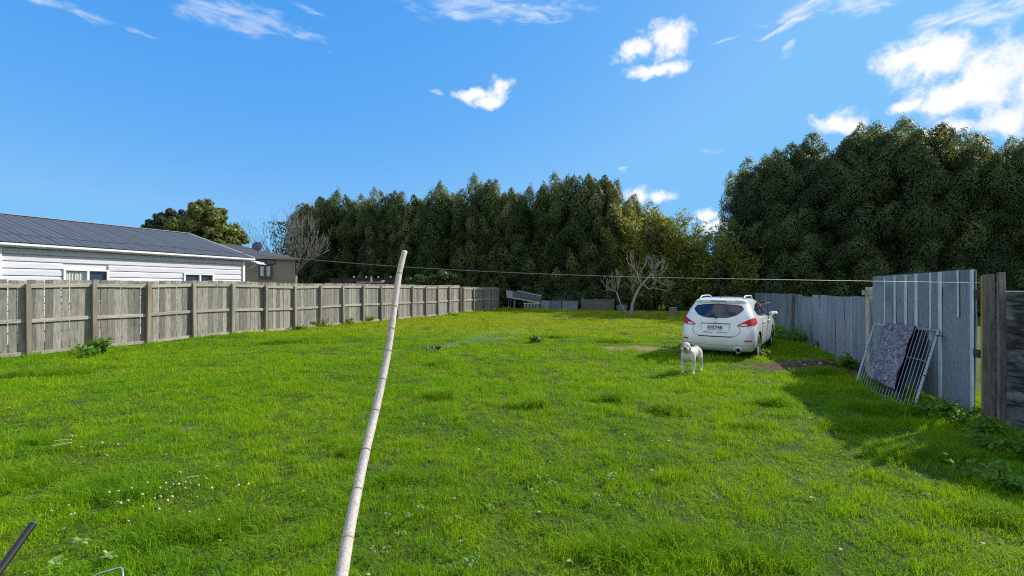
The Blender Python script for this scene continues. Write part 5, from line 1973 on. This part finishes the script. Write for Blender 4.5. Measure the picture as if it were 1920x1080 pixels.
# smooth the table a little so the body has no creases
hh = np.linspace(TAB[0, 0], TAB[-1, 0], 60)
vs, fs = [], []
rings = [ring(h) for h in hs_]
n = len(rings[0])
for h, rg in zip(hs_, rings):
    vs += [(x, y, h) for x, y in rg]
for j in range(len(hs_) - 1):
    for i in range(n):
        i2 = (i + 1) % n
        fs.append((j * n + i, j * n + i2, (j + 1) * n + i2, (j + 1) * n + i))
fs.append(tuple(range(n - 1, -1, -1)))
fs.append(tuple(range((len(hs_) - 1) * n, len(hs_) * n)))
body = MB().add(vs, fs).build('body', M_paint, car)
body.data.materials.append(M_trim)
cutm = MB()
for s in (-1, 1):
    for y in (.96, 3.76):
        cutm.lathe([(0, s * .60), (.405, s * .60), (.405, s * 1.2), (0, s * 1.2)], 36, 'X', c=(0, y, .355))
cut = cutm.build('wheel_cut', M_trim, car)
bmod = body.modifiers.new('arches', 'BOOLEAN')
bmod.operation = 'DIFFERENCE'
bmod.object = cut
bmod.solver = 'EXACT'
try:
    bmod.material_mode = 'TRANSFER'
except Exception:
    pass
bpy.context.view_layer.update()
dg = bpy.context.evaluated_depsgraph_get()
nm_ = bpy.data.meshes.new_from_object(body.evaluated_get(dg))
body.modifiers.clear()
old = body.data
body.data = nm_
nm_.name = 'body'
bpy.data.objects.remove(cut)
bm = bmesh.new()
bm.from_mesh(nm_)
for f in bm.faces:
    f.smooth = True
for e in bm.edges:
    if len(e.link_faces) == 2 and e.calc_face_angle(0) > R(38):
        e.smooth = False
bm.to_mesh(nm_)
bm.free()


def surf(s, h, off=.0):
    """point on the body: s metres round from the middle of the rear (positive to the right), at height h"""
    P = half_ring(h)
    sg = 1 if s >= 0 else -1
    d = abs(s)
    for (x0, y0), (x1, y1) in zip(P[:-1], P[1:]):
        L = math.hypot(x1 - x0, y1 - y0)
        if d <= L or (x1, y1) == P[-1]:
            q = d / L
            nx, ny = (y1 - y0) / L, -(x1 - x0) / L
            dh = .02
            return Vector((sg * (x0 + (x1 - x0) * q + nx * off), y0 + (y1 - y0) * q + ny * off, h))
        d -= L


def patch(s0, s1, bot, top, ns=24, nh=8, off=.004):
    """a piece of skin lying on the body between two curves; bot and top give heights as functions of s"""
    vs, fs = [], []
    for i in range(ns + 1):
        s = s0 + (s1 - s0) * i / ns
        a, b_ = bot(s), top(s)
        for j in range(nh + 1):
            vs.append(surf(s, a + (b_ - a) * j / nh, off))
    for i in range(ns):
        for j in range(nh):
            k = i * (nh + 1) + j
            fs.append((k, k + nh + 1, k + nh + 2, k + 1))
    return MB().add(vs, fs)


def curve(pts):
    xs_, hs2 = [p_[0] for p_ in pts], [p_[1] for p_ in pts]
    return lambda s: float(np.interp(abs(s), xs_, hs2))


def line(pts, w=.007, off=.004, n=6):
    """a thin dark panel gap along points (s, h)"""
    P = []
    for (a, b_), (c_, d_) in zip(pts[:-1], pts[1:]):
        for k in range(n):
            q = k / n
            P.append(surf(a + (c_ - a) * q, b_ + (d_ - b_) * q, off))
    P.append(surf(*pts[-1], off))
    return MB().tube(P, w / 2, 5)


def add(mb, name, mat, parent=None, smooth=True):
    return mb.build(name, mat, parent or car, smooth=smooth, fix=False)


rw = add(patch(-.665, .665, curve([(0, 1.115), (.28, 1.118), (.5, 1.19), (.62, 1.275), (.665, 1.345)]), curve([(0, 1.472), (.3, 1.465), (.55, 1.435), (.63, 1.40), (.665, 1.352)]), 40, 10, .005), 'rear_window', M_carglass)
add(line([(-.62, 1.42), (-.4, 1.455), (0, 1.476), (.4, 1.455), (.62, 1.42)], .02, .008), 'window_trim', M_trim, rw)
add(MB().tube([surf(.02, 1.125, .012), surf(-.12, 1.15, .016), surf(-.38, 1.20, .014)], .009, 6).ell(surf(.02, 1.115, .01), (.03, .02, .02), 10, 6), 'rear_wiper', M_trim)
add(patch(-.20, .20, lambda s: 1.545, lambda s: 1.572, 10, 2, .006), 'high_brake_light', M_red)
sp = patch(-.56, .56, lambda s: 1.505 + .0 * s, lambda s: 1.535, 24, 3, .03)
add(sp, 'spoiler_lip', M_paint)
for sd in (-1, 1):
    tl = add(patch(sd * .53, sd * 1.16, curve([(.53, .925), (.66, .905), (.85, .925), (1.05, .955), (1.16, 1.0)]), curve([(.53, .935), (.62, .99), (.75, 1.06), (.9, 1.115), (1.02, 1.135), (1.1, 1.12), (1.16, 1.06)]), 24, 6, .012), 'tail_light', M_red)
    add(patch(sd * .86, sd * .97, lambda s: .94, lambda s: 1.055, 6, 4, .016), 'turn_lens', M_redlt, tl)
    add(patch(sd * .60, sd * .76, curve([(.60, .932), (.68, .922), (.76, .935)]), curve([(.60, .952), (.68, .978), (.76, .975)]), 8, 3, .016), 'reversing_lens', M_clear, tl)
    add(patch(sd * .70, sd * .90, lambda s: .525, lambda s: .560, 6, 2, .006), 'bumper_reflector', M_redlt if sd > 0 else M_red)
    # side glass: rear quarter and doors, pillars between
    add(patch(sd * 1.28, sd * 2.05, curve([(1.28, 1.30), (1.5, 1.19), (2.05, 1.125)]), curve([(1.28, 1.36), (1.5, 1.435), (2.05, 1.495)]), 12, 6, .005), 'side_window', M_carglass)
    add(patch(sd * 2.10, sd * 2.95, lambda s: 1.105, curve([(2.1, 1.50), (2.95, 1.50)]), 12, 6, .005), 'side_window', M_carglass)
    add(patch(sd * 3.00, sd * 3.75, lambda s: 1.095, curve([(3.0, 1.50), (3.3, 1.47), (3.75, 1.16)]), 12, 6, .005), 'side_window', M_carglass)
    add(line([(sd * 1.20, 1.33), (sd * 1.5, 1.45), (sd * 2.1, 1.515), (sd * 3.0, 1.515)], .018, .006), 'window_trim', M_trim)
    for s_ in (2.07, 3.0):
        add(line([(sd * s_, 1.10), (sd * (s_ + .03), .75), (sd * s_, .36)], .008, .003), 'door_gap', M_seam)
    for s_ in (2.15, 3.05):
        add(MB().tube([surf(sd * s_, .955, .01), surf(sd * (s_ + .06), .955, .04), surf(sd * (s_ + .16), .95, .04), surf(sd * (s_ + .2), .95, .01)], .014, 6), 'door_handle', M_paint)
    # mirror
    mr = bpy.data.objects.new('wing_mirror', None)
    link(mr, car)
    mr.location = (sd * 1.03, 3.05, 1.13)
    shell = MB()
    shell.ell((0, .03, 0), (.125, .095, .085), 16, 10)
    add(shell, 'housing', M_paint, mr)
    add(MB().bar((-sd * .20, .05, -.04), (-sd * .02, .03, -.03), .07, .05), 'mirror_arm', M_trim, mr, False)
    add(MB().ell((0, -.048, 0), (.105, .018, .068), 18, 8), 'mirror_glass', M_chrome, mr)
    # roof rail
    rl = MB()
    rp_ = []
    for k in range(13):
        q = k / 12
        rp_.append((sd * (.555 + .02 * math.sin(math.pi * q)), .82 + 1.55 * q, 1.60 + .075 * min(1, 6 * q, 6 * (1 - q)) + .015 * math.sin(math.pi * q)))
    rl.tube(rp_, .02, 8)
    add(rl, 'roof_rail', M_galv)
    for y, nmw in ((.96, 'rear'), (3.76, 'front')):
        wh = bpy.data.objects.new('wheel', None)
        link(wh, car)
        wh.location = (sd * .80, y, .355)
        ty = MB().lathe([(.235, sd * -.11), (.33, sd * -.115), (.358, sd * -.09), (.362, 0), (.358, sd * .09), (.33, sd * .115), (.235, sd * .105)], 32, 'X')
        add(ty, 'tyre', M_tyre, wh)
        rm = MB().lathe([(.24, sd * -.1), (.24, sd * .09), (.225, sd * .10), (.21, sd * .06), (.05, sd * .05), (.045, sd * .085), (0, sd * .085)], 28, 'X')
        for k in range(5):
            a = 2 * math.pi * k / 5
            rm.bar((sd * .08, .04 * math.cos(a), .04 * math.sin(a)), (sd * .09, .225 * math.cos(a), .225 * math.sin(a)), .05, .02, up=(1, 0, 0))
        add(rm, 'rim', M_rim, wh, False)
# plate recess, plate and its characters
add(patch(-.36, .36, lambda s: .775, lambda s: .965, 14, 5, .003), 'plate_recess', M_paint)
add(line([(-.36, .968), (0, .972), (.36, .968)], .022, .008), 'recess_brow', M_seam)
for sd in (-1, 1):
    add(line([(sd * .362, .96), (sd * .34, .79)], .008, .004), 'recess_edge', M_seam)
add(line([(-.30, .745), (-.05, .735)], .012, .005), 'release_slot', M_seam)
add(line([(.30, .745), (.05, .735)], .012, .005), 'release_slot', M_seam)
add(line([(-.53, .925), (-.60, .85), (-.60, .76), (-.52, .665), (-.40, .645), (.40, .645), (.52, .665), (.60, .76), (.60, .85), (.53, .925)], .008, .004, 8), 'tailgate_gap', M_seam)
add(patch(-.42, .42, lambda s: .622, lambda s: .640, 14, 2, .006), 'bumper_step', M_trim)
add(line([(-1.0, .42), (-.5, .415), (0, .412), (.5, .415), (1.0, .42)], .006, .003), 'bumper_crease', M_seam)
pc = surf(0, .865, .012)
pl = bpy.data.objects.new('number_plate', None)
link(pl, car)
pl.location = (0, pc.y - .004, .862)
pl.rotation_euler = (R(-18), 0, 0)
bevel(MB().box((0, 0, 0), (.36, .006, .125)).build('plate_panel', M_plate, pl).data, .002)
for (x0, x1, z0, z1) in ((-.176, .176, .055, .058), (-.176, .176, -.058, -.055), (-.177, -.174, -.055, .055), (.174, .177, -.055, .055)):
    MB().box(((x0 + x1) / 2, -.0045, (z0 + z1) / 2), (x1 - x0, .003, z1 - z0)).build('plate_border', M_ink, pl)


def lettering(text, size, mat, parent, loc, rot, name, ext=.0015, bold=0.0):
    cu = bpy.data.curves.new('lettering', 'FONT')
    cu.body = text
    cu.size = size
    cu.align_x, cu.align_y = 'CENTER', 'CENTER'
    cu.extrude = ext
    cu.offset = bold
    cu.space_character = 1.06
    tmp = bpy.data.objects.new('lettering', cu)
    COL.objects.link(tmp)
    bpy.context.view_layer.update()
    me_ = bpy.data.meshes.new_from_object(tmp.evaluated_get(bpy.context.evaluated_depsgraph_get()))
    bpy.data.objects.remove(tmp)
    me_.materials.clear()
    me_.materials.append(mat)
    return obj(name, me_, parent, loc, rot)


lettering('RFE748', .112, M_ink, pl, (0, -.005, 0), (R(90), 0, 0), 'plate_characters', bold=.0035)
bc = surf(0, 1.045, .008)
bd = bpy.data.objects.new('badge', None)
link(bd, car)
bd.location = (0, bc.y, 1.045)
bd.rotation_euler = (R(-22), 0, 0)
bp_ = []
for k in range(25):
    a = 2 * math.pi * k / 24
    bp_.append((.048 * math.cos(a), 0, .042 * math.sin(a)))
add(MB().tube(bp_, .006, 6, cap=False), 'badge_ring', M_chrome, bd)
add(MB().box((0, -.002, 0), (.118, .008, .019)), 'badge_bar', M_chrome, bd, False)
ex = bpy.data.objects.new('exhaust', None)
link(ex, car)
ex.location = (.56, .10, .285)
add(MB().lathe([(.062, .25), (.066, .0), (.066, -.035), (.052, -.035), (.050, .1)], 22, 'Y'), 'tip', M_rim, ex)
add(MB().lathe([(.0, .05), (.050, .05)], 22, 'Y'), 'bore', M_ink, ex)
lipp = []
for k in range(13):
    a = math.pi * k / 12
    lipp.append((.56 + .10 * math.cos(a), .045, .285 + .09 * math.sin(a)))
add(MB().tube(lipp, .012, 6), 'exhaust_surround', M_paint)
add(MB().box((0, 2.1, .26), (1.4, 3.2, .08)), 'underbody', M_trim, None, False)
add(MB().tube([(0, .80, 1.64), (0, .72, 1.70)], [.012, .006], 6).ell((0, .82, 1.645), (.03, .05, .018), 10, 6), 'aerial', M_trim)
ws = patch(3.9, 4.9, lambda s: 1.12, lambda s: 1.45, 4, 4, .004)
# windscreen and lamps at the far end
half = half_ring(1.2)
TOTL = sum(math.hypot(b_[0] - a[0], b_[1] - a[1]) for a, b_ in zip(half[:-1], half[1:]))
for sd in (-1, 1):
    add(patch(sd * (TOTL - .62), sd * (TOTL - .01), lambda s: 1.10, lambda s: 1.48, 8, 6, .005), 'windscreen', M_carglass)
    add(patch(sd * 4.72, sd * 5.05, lambda s: .70, lambda s: .84, 8, 4, .008), 'headlight', M_clear)

# ------------------------------------------------------------------ white dog (local y forward, z up)
c = ground_at(1291, 699)
dog_yaw = math.atan2(-.30, -1)                 # faces the camera, a little to its left
dog = thing('dog', 'white dog with brown eye patch standing on the grass before the car', 'dog', (c.x + .12, c.y + .14, c.z), 0)
face = Vector((-.66, -.75, 0)).normalized()
dog.scale = (.90, 1.0, 1.0)
dog.rotation_euler = (0, 0, math.atan2(face.y, face.x) - R(90))
dm = MB()


def limb(pts, rad, n=10):
    # rounded chain: tube plus a ball at each joint
    dm.tube(pts, rad, n)
    for p_, r_ in zip(pts, rad):
        dm.ell(p_, (r_, r_, r_), 10, 8)


dm.ell((0, .16, .385), (.118, .17, .148), 16, 12)       # chest
dm.ell((0, -.02, .40), (.115, .20, .128), 16, 12)      # barrel
dm.ell((0, -.24, .415), (.098, .14, .118), 16, 12)     # loin and hips
limb([(0, .20, .44), (0, .27, .50), (0, .31, .54)], [.105, .092, .082])
for sd in (-1, 1):
    dm.ell((sd * .105, .19, .36), (.055, .085, .125), 12, 10)          # shoulder
    limb([(sd * .115, .20, .30), (sd * .118, .185, .20), (sd * .115, .20, .10), (sd * .115, .205, .045)], [.050, .040, .032, .030])
    dm.ell((sd * .115, .228, .026), (.038, .055, .028), 12, 8)          # paw
    dm.ell((sd * .085, -.25, .36), (.058, .10, .125), 12, 10)           # thigh
    limb([(sd * .095, -.22, .30), (sd * .098, -.27, .22), (sd * .095, -.335, .145), (sd * .095, -.315, .05)], [.060, .046, .030, .028])
    dm.ell((sd * .095, -.285, .026), (.034, .052, .027), 12, 8)
# head, turned from the body's line towards the camera
HTURN = Matrix.Rotation(R(14), 3, 'Z')
HPIV = Vector((0, .29, 0))


def hd(x, y, z):
    return HPIV + HTURN @ (Vector((x, y, z)) - HPIV)


dm.ell(hd(0, .36, .575), (.098, .098, .088), 16, 12, HTURN)
dm.ell(hd(0, .43, .548), (.064, .070, .054), 14, 10, HTURN)      # muzzle
for sd in (-1, 1):
    dm.ell(hd(sd * .045, .425, .520), (.038, .052, .047), 12, 8, HTURN)          # jowls
    dm.ell(hd(sd * .07, .37, .545), (.048, .055, .052), 12, 8, HTURN)             # cheeks
dm.ell(hd(0, .40, .490), (.044, .05, .024), 12, 8, HTURN)        # lower jaw
limb([(0, -.36, .44), (0, -.42, .38), (.01, -.44, .28), (.02, -.43, .22)], [.032, .022, .016, .010], 8)
m, t, out = new_mat('dog_coat')
p = t.node('ShaderNodeBsdfPrincipled')
va = t.node('ShaderNodeAttribute', attribute_name='coat')
tc = t.node('ShaderNodeTexCoord')
n_ = t.noise(tc.outputs['Object'], 60, 3)
n2_ = t.smooth(t.noise(tc.outputs['Object'], 9, 4), .45, .7)
t.put(p.inputs['Base Color'], t.mix(t.math('MULTIPLY', n2_, .35), t.mix(t.math('MULTIPLY', n_, .3), va.outputs['Color'], (.35, .32, .29)), (.42, .33, .29)))
p.inputs['Roughness'].default_value = .75
p.inputs['Specular IOR Level'].default_value = .2
t.l.new(p.outputs[0], out.inputs['Surface'])
db = dm.build('body', m, dog)
r1 = db.modifiers.new('r', 'REMESH')
r1.mode = 'VOXEL'
r1.voxel_size = .010
s1 = db.modifiers.new('s', 'SMOOTH')
s1.iterations = 5
s1.factor = .5
bpy.context.view_layer.update()
nm_ = bpy.data.meshes.new_from_object(db.evaluated_get(bpy.context.evaluated_depsgraph_get()))
db.modifiers.clear()
db.data = nm_
nm_.polygons.foreach_set('use_smooth', [True] * len(nm_.polygons))
ca = nm_.color_attributes.new('coat', 'FLOAT_COLOR', 'POINT')
for i, v in enumerate(nm_.vertices):
    x, y, z = HPIV + HTURN.transposed() @ (v.co - HPIV)
    col = Vector((.66, .63, .59))
    w = lambda cx_, cy_, cz_, r_: max(0, min(1, 1.6 - 1.6 * math.dist((x, y, z), (cx_, cy_, cz_)) / r_))
    col = col.lerp(Vector((.32, .14, .075)), w(.062, .42, .590, .062) * .9)       # brown patch over its left eye
    col = col.lerp(Vector((.40, .20, .12)), w(.085, .35, .62, .055) * .8)
    col = col.lerp(Vector((.26, .10, .075)), w(0, .485, .545, .045) * .85)         # muzzle
    col = col.lerp(Vector((.35, .17, .12)), w(.0, .45, .515, .04) * .6)
    col = col.lerp(Vector((.50, .42, .25)), w(0, .36, .47, .07) * .45)
    ca.data[i].color = (*col, 1)
M_ear = mk('dog_ear', (.16, .08, .055), (.30, .19, .15), 18, rough=.8)
for sd in (-1, 1):
    e = MB()
    e.ell((0, 0, -.012), (.030, .011, .042), 12, 8)
    o = e.build('ear', M_ear, dog, smooth=True, loc=hd(sd * .104, .335, .612), rot=(R(-20), R(sd * 55), R(14 + sd * -25)))
    MB().ell((0, 0, 0), (.0125, .008, .012), 10, 8).build('eye', M_black, dog, smooth=True, loc=hd(sd * .042, .444, .590))
MB().ell((0, 0, 0), (.026, .016, .019), 12, 8).build('nose', mk('dog_nose', (.05, .025, .022), None, rough=.35), dog, smooth=True, loc=hd(0, .498, .565))
MB().tube([hd(-.05, .462, .508), hd(-.025, .486, .520), hd(0, .492, .530), hd(.025, .486, .520), hd(.05, .462, .508)], .005, 6).build('mouth', M_trim, dog, smooth=True)
